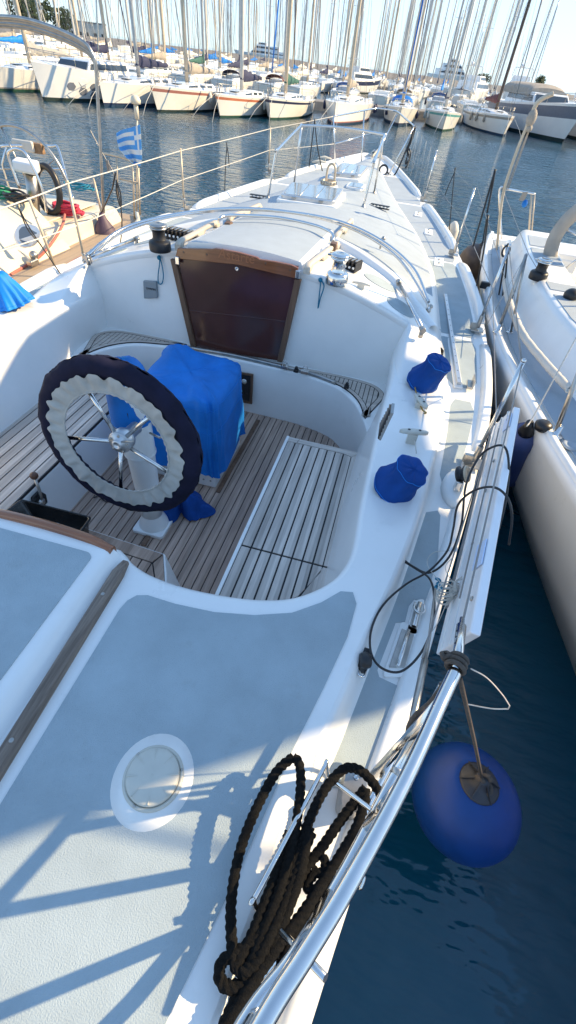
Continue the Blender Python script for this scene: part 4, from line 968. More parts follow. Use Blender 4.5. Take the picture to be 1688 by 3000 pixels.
# teal lanyards hanging over the bulkhead
for pts, lb in ((((400,648,.30),(402,660,.25),(398,690,.2),(399,712,.2),(408,712,.2),(411,690,.2),(406,660,.25),(402,648,.3)), 'teal cord loop hanging below the black coachroof winch'), (((806,704,.31),(806,716,.27),(803,745,.2),(800,775,.2),(806,750,.2),(815,720,.25),(808,704,.31)), 'teal cord hanging down the bulkhead below the chrome winch')):
    P = []
    for i, (x, y, z) in enumerate(pts): P.append(AY(x, y, YB-.018-.004*(i % 3)))
    mb = MB(); mb.tube(cat(P, 6), .0042, 7); mb.sphere(P[0], .015, 10); tag(mb.build('lanyard', TEALC, None), lb, 'cord', 'teal lanyards on the bulkhead')
# black plastic tray on the helm step
T = [A(*p, -.27) for p in ((10,1290),(55,1256),(228,1300),(188,1354))]; c = sum(T, Vector())/4
zt, zb = -.27, -.383
o = rquad(T, .02); mb = MB(); ls = []
def sc(k, z): return [Vector((c.x+(x-c.x)*k, c.y+(y-c.y)*k, z)) for x, y in o]
ls = [sc(.86, zb), sc(.97, zt-.01), sc(1.03, zt-.008), sc(1.04, zt), sc(1.0, zt+.002), sc(.95, zt-.006), sc(.84, zb+.008)]
mb.loops(ls, True, True, True); ty = mb.build('plastic_tray', M('tray_black', (.012,.012,.012), .22, var=.3, vs=20, bump=.2, bs=60), None, fix=True); tag(ty, 'black plastic tray splashed with water behind the wooden seat trim', 'tray')
mb = MB()
for i in range(26):
    x, y = c.x+random.gauss(-.09, .06), c.y+random.gauss(.03, .03); q = [Vector((x+random.uniform(-.02,.02), y+random.uniform(-.008,.008), zb+.0095)) for _ in range(3)]
    r = random.uniform(.003,.011); mb.lathe([(r,0),(r*.7,.0015),(r*.05,.002)], (x, y, zb+.008), seg=9, sx=random.uniform(.7,2.2))
mb.build('water_splash', M('water_drops', (.5,.55,.62), .05, spec=1.0), ty)
# loose line end behind the pedestal
mb = MB(); mb.tube(cat([A(x, y, -.74) for x, y in ((236,1252),(262,1240),(285,1255),(268,1262),(255,1248),(290,1238),(330,1235))], 6), .004, 6); tag(mb.build('light_line', BLACK, None), 'thin black line curled on the teak sole behind the wheel', 'cord')
# gangplank lashed outside the guard wires
ins = [Vector((1.50,.70,-.02)), Vector((1.78,2.22,.00)), Vector((1.72,1.90,.43)), Vector((1.475,.665,.43))]
ins = [A(1096,1645,-.01), A(1240,1072,.0), A(1293,1022,.40), A(1181,1590,.40)]
nrm = (ins[1]-ins[0]).cross(ins[3]-ins[0]).normalized()
if nrm.x < 0: nrm = -nrm
mb = MB(); mb.plate(ins, nrm*.028); gpk = mb.build('gangplank', M('gangplank_white', (.82,.81,.82), .35, var=.04, vs=5, coat=.2, dirt=.06), None, bevel=.006, fix=True); tag(gpk, 'long white gangplank standing on edge outside the starboard guard wires', 'gangplank')
mb = MB()
for t in (.22, .5, .78):
    a, b = ins[0].lerp(ins[3], t), ins[1].lerp(ins[2], t); mb.tube([a-nrm*.001, b-nrm*.001], .0045, 6)
mb.build('plank_rib', WHITE, gpk)
for s0 in (.20, .86):
    q = [ins[0].lerp(ins[1], s0+d).lerp(ins[3].lerp(ins[2], s0+d), e) for d, e in ((0,.74),(.09,.74),(.09,1.0),(0,1.0))]; mb = MB(); mb.plate([p-nrm*.002 for p in q], -nrm*.003); mb.build('tape_patch', LBLUE, gpk)
for s0, e in ((.1,.9),(.32,.5),(.55,.55),(.7,.62),(.93,.85)):
    p = ins[0].lerp(ins[1], s0).lerp(ins[3].lerp(ins[2], s0), e); mb = MB(); mb.lathe([(.008,0),(.006,.005),(.001,.006)], p-nrm*.001, -nrm, 10); mb.build('plank_bolt', STEELD, gpk)
for e in (.12,.2,.62):
    a = ins[0].lerp(ins[3], e)-nrm*.012; b = ins[1].lerp(ins[2], e)-nrm*.012; mb = MB(); mb.tube([a.lerp(b, .12), a.lerp(b, .9)], .0028, 6); mb.build('lashing_line', WIRE, gpk)
# long black cable looped across the side deck
cb = [(1003,1398,-.05),(1040,1425,-.03),(1082,1440,.02),(1130,1400,.1),(1160,1320,.2),(1172,1220,.3),(1205,1150,.38),(1245,1122,.45),(1272,1128,.45),(1280,1180,.40),(1272,1260,.3),(1255,1330,.2)]
mb = MB(); mb.tube(cat([A(*p) for p in cb], 8), .0042, 8); cbl = mb.build('black_cable', BLACK, None); tag(cbl, 'long loose black cable looping over the side deck and gangplank', 'cable')
cb = [(1003,1404,-.05),(1045,1430,-.03),(1080,1455,.02),(1092,1500,.03),(1088,1570,.02),(1060,1640,.02),(1010,1688,.0),(960,1680,.0),(933,1640,.0),(935,1580,.0),(965,1520,.0),(1020,1470,.0),(1080,1435,.04),(1125,1385,.12),(1140,1330,.2),(1152,1270,.28),(1190,1235,.36),(1240,1225,.42),(1275,1250,.42),(1288,1300,.36),(1280,1370,.25)]
mb = MB(); mb.tube(cat([A(*p) for p in cb], 8), .0042, 8); mb.build('cable_loop', BLACK, cbl)
# bundle of white cord and a scrap of blue line
mb = MB(); c = A(1140, 1487, .12)
for k in range(16):
    s_ = -1 if k % 2 else 1; L = random.uniform(.05,.085); w = random.uniform(.012,.028); dx = random.gauss(0,.012); dz = random.gauss(0,.012)
    d = (A(1175,1475,.12)-A(1105,1500,.12)).normalized(); e = Vector((-d.y, d.x, 0))
    P = [c+d*(s_*L*(.5-.5*math.cos(t)))+e*(w*math.sin(t))+Vector((dx*.4, dx, dz+.02*math.sin(t+k))) for t in [2*math.pi*i/14 for i in range(14)]]
    mb.tube(P, .0021, 5, True)
for k in range(4): mb.tube([c+Vector((random.gauss(0,.004), -.02, .03-.02*k)), c+Vector((random.gauss(0,.004), .02, .03-.02*k))], .003, 5)
for q in (((1150,1495,.12),(1170,1530,.1)), ((1130,1500,.12),(1105,1560,.02),(1085,1590,0)), ((1150,1480,.12),(1120,1430,.16),(1140,1400,.18)), ((1120,1480,.12),(1075,1420,0),(1090,1390,.02),(1130,1385,.1))): mb.tube(cat([A(*p) for p in q], 6), .0013, 5)
tag(mb.build('cord_bundle', ROPEW, None), 'tied hank of thin white cord hanging on the guard wire by the gangplank', 'cord')
mb = MB(); mb.tube(cat([A(*p) for p in ((1097,1455,.06),(1106,1460,.07),(1102,1470,.05),(1096,1478,.05),(1104,1484,.06),(1112,1482,.07),(1100,1466,.06))], 5), .006, 7); tag(mb.build('rope_scrap', TEALC, None), 'scrap of blue line knotted on the lower guard wire beside the white cord', 'cord')
# heavy black mooring rope: three-strand, coiled over the rack
def laid(a, s): return 1+.11*math.cos(3*(a-s*135))+.03*math.sin(a*7+s*700)
def rope(paths, r, name, mat, parent=None, org=None, prof=laid, seg=14, step=.0032):
    mb = MB()
    for pts in paths:
        P = cat(pts, 10); Q = [P[0]]; acc = 0
        for a, b in zip(P, P[1:]):
            d = (b-a).length; n = max(1, int(round(d/step))); Q += [a.lerp(b, k/n) for k in range(1, n+1)]
        mb.tube(Q, [r*(1+.05*noise.noise((q.x*60, q.y*60, q.z*60))) for q in Q], seg, prof=prof)
    return mb.build(name, mat, parent, org=org)
def W(z, *pts): return [A(*k7(x, y), .020+.32*(z if len(p) == 2 else p[2])) for p in pts for x, y in (p[:2],)]
r_ = .0118
rp_ = [
 W(.17, (520,243,.23),(455,300,.22),(395,400,.2),(330,540,.16),(285,680,.12),(258,850,.09),(258,1000,.08),(272,1120,.075),(310,1150,.075),(350,1100,.09),(410,950,.12),(470,790,.16),(520,600,.2),(545,450,.22),(553,340,.23),(545,270,.23),(520,243,.23)),
 W(.2, (932,490,.24),(905,430,.24),(868,365,.24),(812,305,.245),(750,290,.25),(695,330,.24),(640,405,.22),(590,510,.2),(550,620,.18),(500,760,.15),(440,890,.13),(380,990,.1),(320,1050,.08),(255,1085,.07),(215,1120,.06),(208,1180,.055),(245,1220,.055),(310,1200,.06),(390,1110,.08),(470,960,.12),(540,770,.17),(575,620,.2),(590,540,.21)),
 W(.2, (828,375,.25),(822,440,.22),(790,540,.2),(740,630,.17),(690,710,.15),(630,800,.14),(560,910,.12),(480,1010,.11),(410,1110,.1),(330,1230,.08),(270,1330,.06),(215,1420,.05)),
 W(.17, (828,375,.25),(785,430,.2),(720,515,.15),(640,630,.12),(570,720,.11),(520,830,.11),(470,930,.12),(440,1030,.1),(390,1130,.09),(350,1220,.06),(300,1330,.04),(270,1420,.03)),
 W(.1, (600,560,.2),(560,660,.18),(520,770,.16),(470,900,.14),(410,1030,.12),(360,1120,.10),(300,1160,.085)),
 W(.09, (505,560,.16),(470,680,.15),(425,800,.13),(385,900,.11),(350,990,.09),(300,1090,.08),(262,1140,.07)),
 W(.09, (560,700,.13),(520,800,.12),(470,900,.10),(415,1010,.08),(360,1120,.06),(300,1230,.045),(240,1350,.03),(200,1440,.02)),
 W(.09, (640,800,.1),(580,900,.09),(530,980,.08),(490,1080,.06),(450,1180,.05),(410,1290,.03),(370,1420,.02)),
 W(.09, (650,830,.1),(610,930,.09),(560,1010,.07),(500,1120,.05),(440,1250,.03),(380,1430,.02)),
]
mr = rope(rp_, r_, 'mooring_rope', ROPEK, None, org=A(500,2300,0)); tag(mr, 'heavy black three-strand mooring rope hung in long loops on the stern rail', 'rope')
kn = [W(.08, (700,740,.12),(712,780,.11),(700,840,.1),(660,870,.09),(630,850,.1),(650,800,.11),(690,790,.12),(680,840,.11),(640,900,.09),(620,960,.07),(640,1000,.06),(615,1030,.06),(600,1080,.05)), W(.1, (640,690,.12),(655,675,.13),(650,730,.12),(610,740,.11),(580,800,.1),(640,810,.11),(680,860,.1),(660,940,.08),(630,890,.09)), W(.1,(600,720,.1),(660,760,.12),(700,810,.1),(660,900,.08),(610,860,.09))]
rope(kn, .010, 'cleat_hitch', ROPEK, mr)
# round blue fender hung from the pushpit
fe = Vector((1.73, .66, -.44)); fc = Vector((1.80, .60, -.72)); fax = (fe-fc).normalized()
fax = Vector((-.10,.06,1)).normalized(); fr = .216; fc = A(1168,2015,-.72); 
mb = MB(); mb.lathe([(fr*max(.012, math.sin(math.pi*t))*(1-.02*math.cos(math.pi*t)), -fr*1.06*math.cos(math.pi*t)) for t in [i/28*.885 for i in range(29)]]+[(.072,fr*.985)], fc, fax, 48, cap=False)
fd = mb.build('ball_fender', FENDB, None, org=fc-Vector((0,0,fr))); tag(fd, 'round blue ball fender with grey cap hanging below the stern rail', 'fender')
mb = MB(); mb.lathe([(.074,fr*.975),(.075,fr*1.0),(.068,fr*1.02),(.05,fr*1.07),(.032,fr*1.12),(.026,fr*1.22),(.020,fr*1.25),(.001,fr*1.25)], fc, fax, 36)
for k in range(6):
    a = 2*math.pi*k/6; x = Vector((math.cos(a), math.sin(a), 0)); c = fc+fax*fr
    mb.plate([c+x*.078+fax*.005, c+x*.02+fax*.055, c+x*.02+fax*.01], Vector((-x.y, x.x, 0))*.004)
mb.build('fender_cap', FENDG, fd)
eye = fc+fax*(fr*1.17); top_ = A(1146,1682,.5)
mb = MB(); mb.tube([eye, eye.lerp(top_,.5)+Vector((.004,0,0)), top_+Vector((.012,-.01,-.01))], .0055, 10, prof=lambda a, s: 1+.1*math.cos(3*(a-s*130)))
for i in range(2): mb.tube([eye+Vector((.022*math.cos(t), .022*math.sin(t)*.5, .012*i+.016*math.sin(2*t))) for t in [2*math.pi*j/16 for j in range(16)]], .0085, 8, True)
mb.tube(cat([eye+Vector(v) for v in ((.0,0,.0),(.03,-.01,-.005),(.035,-.03,-.02),(.02,-.04,-.02))], 5), .008, 8)
c = A(1150,1668,.5); d = (P1[1]-P1[0]).normalized(); u = Vector((0,0,1)); v = d.cross(u).normalized()
for i in range(3): mb.tube([c+d*(.0125*(i-1))+(u*math.cos(t)+v*math.sin(t))*(.0165+.001*i) for t in [2*math.pi*j/18 for j in range(18)]], .0052, 9, True)
mb.tube([c+v*.020+d*(.007*math.cos(t))+u*(.008*math.sin(t))+v*(.007*math.cos(t)) for t in [2*math.pi*j/14 for j in range(14)]], .005, 9, True)
mb.tube([c+v*.028+d*(.008*math.sin(t))+v*(.007*math.cos(t))+u*.005*math.sin(2*t) for t in [2*math.pi*j/14 for j in range(14)]], .005, 9, True)
mb.tube(cat([A(1125,1708,.5), A(1085,1765,.42), A(1045,1800,.34), A(1028,1830,.28), A(1030,1852,.26), A(1040,1850,.25)], 6), .0065, 9)
mb.build('fender_line', ROPEB, fd)
mb = MB(); mb.tube(cat([A(1185,1682,.45), A(1225,1705,.40), A(1262,1745,.33), A(1282,1775,.28)], 6)+[A(1278,1783,.27)]+cat([A(1278,1783,.27), A(1235,1782,.25), A(1170,1770,.22)], 5), .0016, 6); tag(mb.build('stray_wire', ROPEW, None), 'bent length of pale wire sticking out from the brown knot over the water', 'wire')
# light lines tied along the guard wires
def ties(P, r, mat, label, nm='fender_line', grp=None):
    mb = MB()
    for pts in P: mb.tube(cat(pts, 6), r, 7)
    return tag(mb.build(nm, mat, None), label, 'cord', grp)
wpz = lambda t: tops[-1][1][0].lerp(tops[-1][2][0], t)
a = AY(570,365,6.95); ties([[a+Vector((0,0,.03)), a+Vector((0,.01,-.02)), a+Vector((-.01,-.02,-.2)), a+Vector((-.02,-.05,-.56))], [a+Vector((0,0,.02)), a+Vector((.02,.01,-.1)), a+Vector((.025,.02,-.22))]], .006, BLACK, 'black cord tied over the port guard wire, a single tie between two stanchions')
a = AY(293,452,4.35); ties([[a, a+Vector((-.02,0,-.1)), a+Vector((.0,0,-.22)), a+Vector((.02,0,-.1)), a], [a, a+Vector((.01,-.03,-.3)), a+Vector((-.1,.0,-.62))]], .006, BLACK, 'black cord hank tied on the port guard wire beside the striped flag')
a = AY(45,518,3.2); ties([[a, a+Vector((.03,.05,-.2)), a+Vector((.25,.15,-.75))], [a, a+Vector((.01,.02,-.15)), a+Vector((.06,.05,-.25))]], .005, BLACK, 'thin black cord slanting down from the port guard wire to the bulwark')
a = AY(792,302,9.0); ties([[a+Vector((0,0,.02)), a+Vector((-.01,0,-.2)), a+Vector((-.02,0,-.6))], [a, a+Vector((.08,0,-.3)), a+Vector((.2,.05,-.62))]], .009, BLACK, 'two black lines hanging from the guard wire at the port bow')
a = AY(1145,430,7.1); b = A(1130,580,-.1); ties([[a+Vector((0,0,.02)), a+Vector((0,0,-.03)), b], [a, a+Vector((-.03,-.02,-.15)), a+Vector((-.04,-.02,-.25))]], .006, BLACK, 'black fender cord standing above the starboard bulwark between two stanchions')
q = t3; ties([[q, q+Vector((-.01,0,-.15)), q+Vector((-.05,.02,-.32)), f3+Vector((.10,.05,.02)), f3+Vector((-.05,.05,.05))], [q+Vector((.02,0,0)), q+Vector((.01,0,-.16)), q+Vector((-.04,.02,-.33))], [q+Vector((-.05,.02,-.28)), q+Vector((.03,0,-.33)), q+Vector((.04,0,-.47)), q+Vector((.0,0,-.56))], [q+Vector((-.05,.02,-.28)), q+Vector((-.01,0,-.38)), q+Vector((-.01,0,-.5)), q+Vector((.03,0,-.42)), q+Vector((-.03,.02,-.3))]], .013, BLACK, 'thick black mooring line hanked on the starboard leg of the bow pulpit', 'mooring_line')
p = f3+Vector((-.10,.02,.03)); mb = MB()
for i in range(3): mb.tube([p+Vector((.07*math.cos(t), .02*i-.02, .07*math.sin(t)+.04)) for t in [2*math.pi*j/18 for j in range(18)]], .014, 8, True)
tag(mb.build('rope_coil', BLACK, None), 'small black rope coil on the deck at the starboard pulpit foot', 'rope')
# ================================================================ NEIGHBOUR TO STARBOARD (moored bow-in, stern forward)
RN = root('sailing_yacht', (3.75, 2.5, -1.3), 'white yacht close along the starboard side with padded side rail and beige-covered wheel', 'sailing yacht')
RC = 3.75
REd = Sm([(-4.5,3.72),(-3.5,3.45),(-2,3.05),(0,2.68),(1.5,2.37),(2.39,2.17),(3.15,2.04),(3.85,1.955),(5,1.93),(6.3,1.97),(7.1,2.06),(7.45,2.12)])
ry = [-4.5+.3*i for i in range(40)]+[7.45]
mb = MB()
for sg in (1, -1):
    ls = []
    for y in ry:
        h = RC-REd(y); ls.append([(RC-sg*(h*k), y-ryk, z) for k, z, ryk in ((1.0,-.075,0),(1.012,-.10,0),(1.0,-.16,0),(.975,-.30,.02),(.88,-.7,.05),(.70,-1.18,.12),(.4,-1.4,.3),(0,-1.6,.5))])
    mb.loops(ls, False)
h = RC-REd(7.45); mb.add([(RC-h,7.45,-.08),(RC+h,7.45,-.08),(RC+h*.8,7.5,-1.0),(RC+h*.4,7.3,-1.4),(RC-h*.4,7.3,-1.4),(RC-h*.8,7.5,-1.0)], [(0,1,2,3,4,5)], 0, False)
mb.build('hull', M('gelcoat_neighbour', (.72,.76,.80), .3, var=.05, vs=2, coat=.3, dirt=.2, stretch=(1,1,.3)), RN, fix=True)
mb = MB()
for sg in (1, -1):
    mb.loops([[(RC-sg*(RC-REd(y)+a), y, z) for a, z in ((.0,-.08),(-.005,-.055),(-.02,-.05),(-.045,-.055),(-.055,-.078),(-.5,-.07))] for y in ry], False)
mb.build('deck', WHITE, RN)
CB = Sm([(-3,3.2),(0,2.95),(1.5,2.70),(3.03,2.44),(3.95,2.24),(5.3,2.19),(6.5,2.26),(7.2,2.36)])
mb = MB(); n = 24; a, c = [], []
for i in range(n+1):
    y = .5+6.6*i/n; a.append((REd(y)+.10, y)); c.append((CB(y)-.03, y))
mb.prism(a+c[::-1], -.08, -.070); mb.build('nonskid_panel', DECKGREY, RN)
mb = MB(); ls = []
for i in range(34):
    y = -2.5+9.7*i/33; b = CB(y); e = min(1, (7.2-y)/.6); zt = -.07+.25*max(.12, e)
    if y < 2: zt += .25*min(1, (2-y)/1.5)
    ls.append([(b-.03,y,-.075),(b+.0,y,-.062),(b+.06,y,zt-.05),(b+.085,y,zt-.012),(b+.12,y,zt),(b+.40,y,zt),(b+.43,y,zt-.02),(b+.45,y,-.20),(b+.46,y,-.34),(b+.90,y,-.35),(b+.91,y,-.75),(RC,y,-.76)])
mb.loops(ls, False); y = 7.2
mb.build('cockpit_coaming', WHITE, RN)
for y0, y1 in ((3.3,4.3),(4.42,4.62),(5.2,5.75),(5.85,6.3)):
    mb = MB(); a = [(CB(y)+.13, y) for y in (y0,(y0+y1)/2,y1)]; c = [(CB(y)+.39, y) for y in (y1,(y0+y1)/2,y0)]; mb.prism(a+c, .175, .186); mb.build('coaming_pad', DECKGREY, RN)
mb = MB(); mb.box((RC+.3, 7.15, -.10), (3.0,.6,.10)); mb.box((RC+.3, 6.86, -.28), (2.6,.05,.34)); mb.build('aft_deck', WHITE, RN, bevel=.02)
mb = MB(); mb.box((RC, 3.05, -.18), (1.7,.06,1.0)); mb.box((RC, 1.4, .22), (2.0,3.3,.32), taper=.85); mb.build('coachroof', WHITE, RN, bevel=.06)
# padded side rail
pts = cat([A(1263,622,.03),A(1268,680,.05),A(1277,745,.06),A(1296,800,.06),A(1320,848,.05),A(1365,905,.04),A(1405,950,.03),A(1430,977,.0)], 10)
mb = MB(); mb.tube(pts, .027, 14, prof=lambda a, s: 1+.05*math.sin(s*140+2*math.sin(a))); mb.build('padded_rail', M('rail_padding', (.60,.56,.50), .85, bump=.6, bs=60, bd=.006), RN)
mb = MB(); c = A(1430,977,.0); mb.tube(cat([c+Vector((.02*math.cos(t), .02*math.sin(t)-.02*t/6, .006*math.sin(3*t))) for t in [i*.5 for i in range(22)]], 2), .008, 6); mb.build('rail_lashing', ROPEW, RN)
for x, y in ((1282,836),(1290,700)):
    c = A(x, y, -.07); mb = MB(); mb.lathe([(.03,0),(.03,.006),(.012,.01),(.012,.12)], c, seg=14); mb.build('rail_foot', STEEL, RN)
cw = A(1350,702,.16); winch('winch', (cw.x, cw.y, .16), .075, .17, (BLACKM, BLACKM, STEEL), RN)
cw = A(1432,752,.18); mb = MB(); mb.sphere(cw+Vector((0,0,.03)), .06, 18, sc=.85); mb.lathe([(.03,-.03),(.05,0)], cw, seg=16); mb.build('compass', BLACK, RN)
for x, y in ((1272,698),(1395,1090)):
    pass
mb = MB(); c = A(1272,838-2,-.07); 
for (x, y) in ((1251,836),(1395,1096)):
    c = A(x, y, -.07); mb = MB(); mb.lathe([(.045,0),(.042,.008),(.018,.014),(.017,.07)], c, seg=18); mb.build('stanchion_foot', STEEL, RN)
def rtube(pxs, r, nm, y=None, mat=STEEL, smooth=True):
    P = [AY(p[0], p[1], p[2]) if len(p) == 3 else A(*p[:2], p[3]) for p in pxs]; mb = MB(); mb.tube(cat(P, 6) if smooth else P, r, 9); return mb.build(nm, mat, RN)
b0 = A(1251,836,-.07); t0_ = AY(1324,640,b0.y+.05)
mb = MB(); mb.tube([b0, t0_], .0125, 10); mb.tube([t0_, A(1287,752,.02)], .009, 8); mb.tube([t0_, A(1285,835,-.06)], .009, 8); mb.tube([t0_, A(1213,838,-.07)], .002, 5); mb.build('gate_stanchion', STEELD, RN)
b1 = A(1395,1096,-.07); mb = MB(); mb.tube([b1, AY(1462,920,b1.y+.0)], .0125, 10); mb.build('stanchion', STEELD, RN)
mb = MB(); c = A(1365,1073,-.06); mb.lathe([(.04,-.02),(.05,0),(.05,.02),(.03,.035),(.005,.036)], c, seg=18); mb.build('fairlead_block', BLACK, RN)
mb = MB(); c = A(1435,1122,-.07); mb.lathe([(.05,0),(.048,.01),(.03,.012),(.02,.006),(.001,.006)], c, seg=20); mb.build('deck_filler', DECKGREY, RN)
mb = MB(); c = A(1220,717,-.05); mb.box(c, (.09,.05,.06)); mb.build('deck_block', BLACK, RN, bevel=.008)
# aft guard rail
s0, s1 = 7.2, 7.25
mb = MB(); mb.tube(cat([A(1262,600,-.07), AY(1256,482,s0), AY(1275,476,s0), AY(1310,482,s1), AY(1346,488,s1)], 6), .0125, 10); pr_ = mb.build('pushpit', STEEL, RN)
mb = MB(); mb.tube([AY(1337,490,s1), AY(1330,592,s1)], .0125, 10); mb.tube([AY(1345,488,s1), AY(1337,590,s1)], .008, 8); mb.build('pushpit_leg', MASTG, pr_)
mb = MB(); c = AY(1320,512,s1-.02); mb.sphere(c, .035, 14, sc=1.2); tag(mb.build('blue_charm', BLUE, None), 'small blue charm dangling from the aft rail of the starboard yacht', 'ornament')
mb = MB(); c = AY(1318,494,s1-.02); mb.plate([c+Vector(v) for v in ((-.03,0,.04),(.03,0,.05),(.02,0,-.04),(-.045,0,-.05))], (.0,.012,0)); tag(mb.build('cloth_scrap', TAN, None, bevel=.004), 'scrap of tan cloth tied on the aft rail above the blue charm', 'cloth')
# flag pole with tackle standing at the quarter
yp = 6.6
mb = MB(); mb.tube(cat([AY(*p, yp) for p in ((1240,740),(1256,560),(1268,478),(1300,380),(1335,295),(1349,262),(1368,246),(1392,236))], 8), [.016]*30+[.021]*27, 10); tag(mb.build('boat_pole', MASTG, None), 'tall pole bound in tan cord with bent tip at the starboard yacht quarter', 'pole')
mb = MB()
for d in (-5, 5, 9): mb.tube([AY(1268+d, 478, yp), AY(1336+d*.6, 300, yp)], .005, 6)
c = AY(1337,297,yp); mb.sphere(c, .05, 12, sc=1.5); mb.sphere(c+Vector((.01,0,-.08)), .035, 10)
tag(mb.build('pole_tackle', TAN, None), 'pale tackle lines and block lashed along the tan pole', 'tackle')
mb = MB()
for pxs in (((1228,540),(1215,640),(1190,760)), ((1225,536),(1238,470),(1246,425)), ((1246,425),(1190,620)), ((1278,612),(1262,700),(1235,860),(1215,1000)), ((1278,612),(1268,720),(1240,870))):
    mb.tube(cat([AY(x, y, 4.9) for x, y in pxs], 6), .008, 7)
c = AY(1275,625,4.9); mb.tube([c+Vector((.03*math.cos(t), 0, .045*math.sin(t)-.02)) for t in [2*math.pi*i/16 for i in range(16)]], .009, 7, True)
tag(mb.build('fender_lines', BLACK, None), 'dark fender lines knotted on the guard wire of the starboard yacht', 'cord')
mb = MB(); mb.tube([AY(1280,620,4.2), AY(1310,905,2.8), A(1310,905,.5)], .003, 5); mb.tube([AY(1200,470,6), AY(1270,700,4.8), A(1295,832,.1)], .0025, 5); mb.tube([AY(1262,470,7.0), AY(1330,640,5), AY(1460,860,4)], .003, 5); mb.tube([AY(1218,1005,3.2), AY(1232,880,3.6), AY(1228,1150,2.6)], .003, 5); mb.build('guard_wire', WIRE, RN)
# helm
HC = Vector((2.86, 5.55, .33))
mb = MB(); mb.lathe([(.012,-.05),(.05,-.04),(.05,.03),(.01,.04)], HC, (0,-1,.05), 18)
for k in range(5):
    a = k*2*math.pi/5+.35; mb.tube([HC, HC+Vector((.38*math.cos(a), 0, .38*math.sin(a)))], .010, 8)
mb.box(HC+Vector((.1,.12,-.35)), (.22,.16,.75)); mb.build('helm', STEEL, RN)
mb = MB()
def hw(u, v):
    a = 2*math.pi*u; b = 2*math.pi*v; rr = .058+.005*math.sin(a*60)*abs(math.sin(b))+.003*noise.noise((a*4, b, 1))
    r = .385+rr*1.15*math.cos(b); return HC+Vector((r*math.cos(a), .05*math.sin(b), r*math.sin(a)))
mb.grid(hw, 240, 15, cu=True); tag(mb.build('wheel_cover', M('cover_beige', (.40,.36,.31), .9, var=.15, vs=8, bump=.4, bs=60), None, org=HC), 'gathered beige cloth cover on the wheel of the starboard yacht', 'wheel cover')
mb = MB(); c = A(1400,702,.12); mb.lathe([(.20,0),(.21,.02),(.20,.04),(.05,.045),(.001,.045)], c, seg=28, sx=.8); mb.build('helm_pad', DECKGREY, RN)
mb = MB(); mb.box(HC+Vector((.16,.10,-.12)), (.16,.06,.10)); mb.build('helm_display', BLACK, RN, bevel=.01)
# unseen canvas and supports above the starboard yacht, added to shade the cockpit
def caster_top(u, v):
    xl = lerp_tab([(0,3.45),(.35,3.0),(.68,3.1),(.76,2.9),(.84,2.62),(1,2.56)], v); xr = lerp_tab([(0,5.42),(.44,5.42),(.54,5.1),(1,5.1)], v); x = xl+(xr-xl)*u; k = (x-2.62)/2.5; ya = .60+1.74*k; yf = 4.66-.16*min(1, k*4)+.06*k; y = ya+(yf-ya)*v; return (x, y, 2.44+.14*math.sin(math.pi*u)+.03*math.sin(3*math.pi*v))
mb = MB(); mb.grid(caster_top, 24, 40); q = MB(); q.v = [(x, y, z) for x, y, z in mb.v]; q.f, q.m, q.s = mb.f, mb.m, mb.s
o = q.build('shade_caster', CNAVY, RN); md = o.modifiers.new('cloth', 'SOLIDIFY'); md.thickness = .012  # outline cut to the wanted shadow edges, out of view
mb = MB()
for y in (1.9, 3.1, 4.15): mb.tube(cat([(2.62,y,.15),(2.70,y,1.8),(3.05,y,2.44),(3.85,y,2.57),(4.95,y,2.44),(5.1,y,1.8),(5.1,y,.15)], 6), .0125, 8)
mb.build('shade_caster_frame', STEEL, RN)
mb = MB()
def caster_slope(u, v):
    a, b, c, d = Vector((3.4,4.12,1.93)), Vector((3.4,6.07,1.05)), Vector((4.3,6.45,1.37)), Vector((4.3,4.6,1.75))
    p = a.lerp(b, u).lerp(d.lerp(c, u), v); p.z -= .06*math.sin(math.pi*u)*math.sin(math.pi*v); return p
mb.grid(caster_slope, 18, 12); o = mb.build('shade_caster_slope', CNAVY, RN); md = o.modifiers.new('cloth', 'SOLIDIFY'); md.thickness = .01  # unseen warped sheet, added to shade the side deck
mb = MB(); mb.tube([(3.4,6.07,1.05),(3.3,6.9,-.05)], .006, 6); mb.tube([(4.3,6.45,1.37),(4.5,7.0,-.05)], .006, 6); mb.build('shade_caster_line', ROPEW, RN)
# fenders in the gap
def cyl_fender(top, bot, r, mat, label, cap=FENDN, grp=None):
    a, b = Vector(top), Vector(bot); L = (b-a).length; ax = (a-b).normalized()
    mb = MB(); mb.lathe([(.02,0),(r*.6,.02),(r*.9,r*.5),(r,r*1.1),(r*1.03,L*.5),(r,L-r*1.1),(r*.9,L-r*.5),(r*.6,L-.02),(.03,L)], b, ax, 28); o = mb.build('fender', mat, None); tag(o, label, 'fender', grp)
    mb = MB(); mb.lathe([(r*.55,L-.025),(r*.4,L+.02),(.03,L+.05),(.022,L+.10),(.001,L+.10)], b, ax, 20); mb.build('fender_eye', cap, o); return o
cyl_fender(A(1325,1083,-.14), A(1278,1205,-.80), .098, M('fender_slate_blue', (.025,.05,.17), .55, var=.2), 'slate blue sausage fender against the starboard yacht hull beside the gangplank', BLACK)
mb = MB(); mb.tube(cat([A(1325,1072,-.06), A(1340,1050,-.03), AY(1400,940,2.75), AY(1465,820,2.9)], 6), .0045, 6); tag(mb.build('fender_rope', ROPEW, None), 'pale rope rising from the slate blue fender to the starboard yacht rail', 'rope')
c = A(1190,660,-.42); mb = MB(); mb.sphere(c, .21, 24, sc=1.1); o = mb.build('ball_fender', M('fender_weathered', (.012,.014,.03), .55, col2=(.09,.07,.06), var=.3, vs=5), None); tag(o, 'dark weathered ball fender wedged between the bows of the two yachts', 'fender')
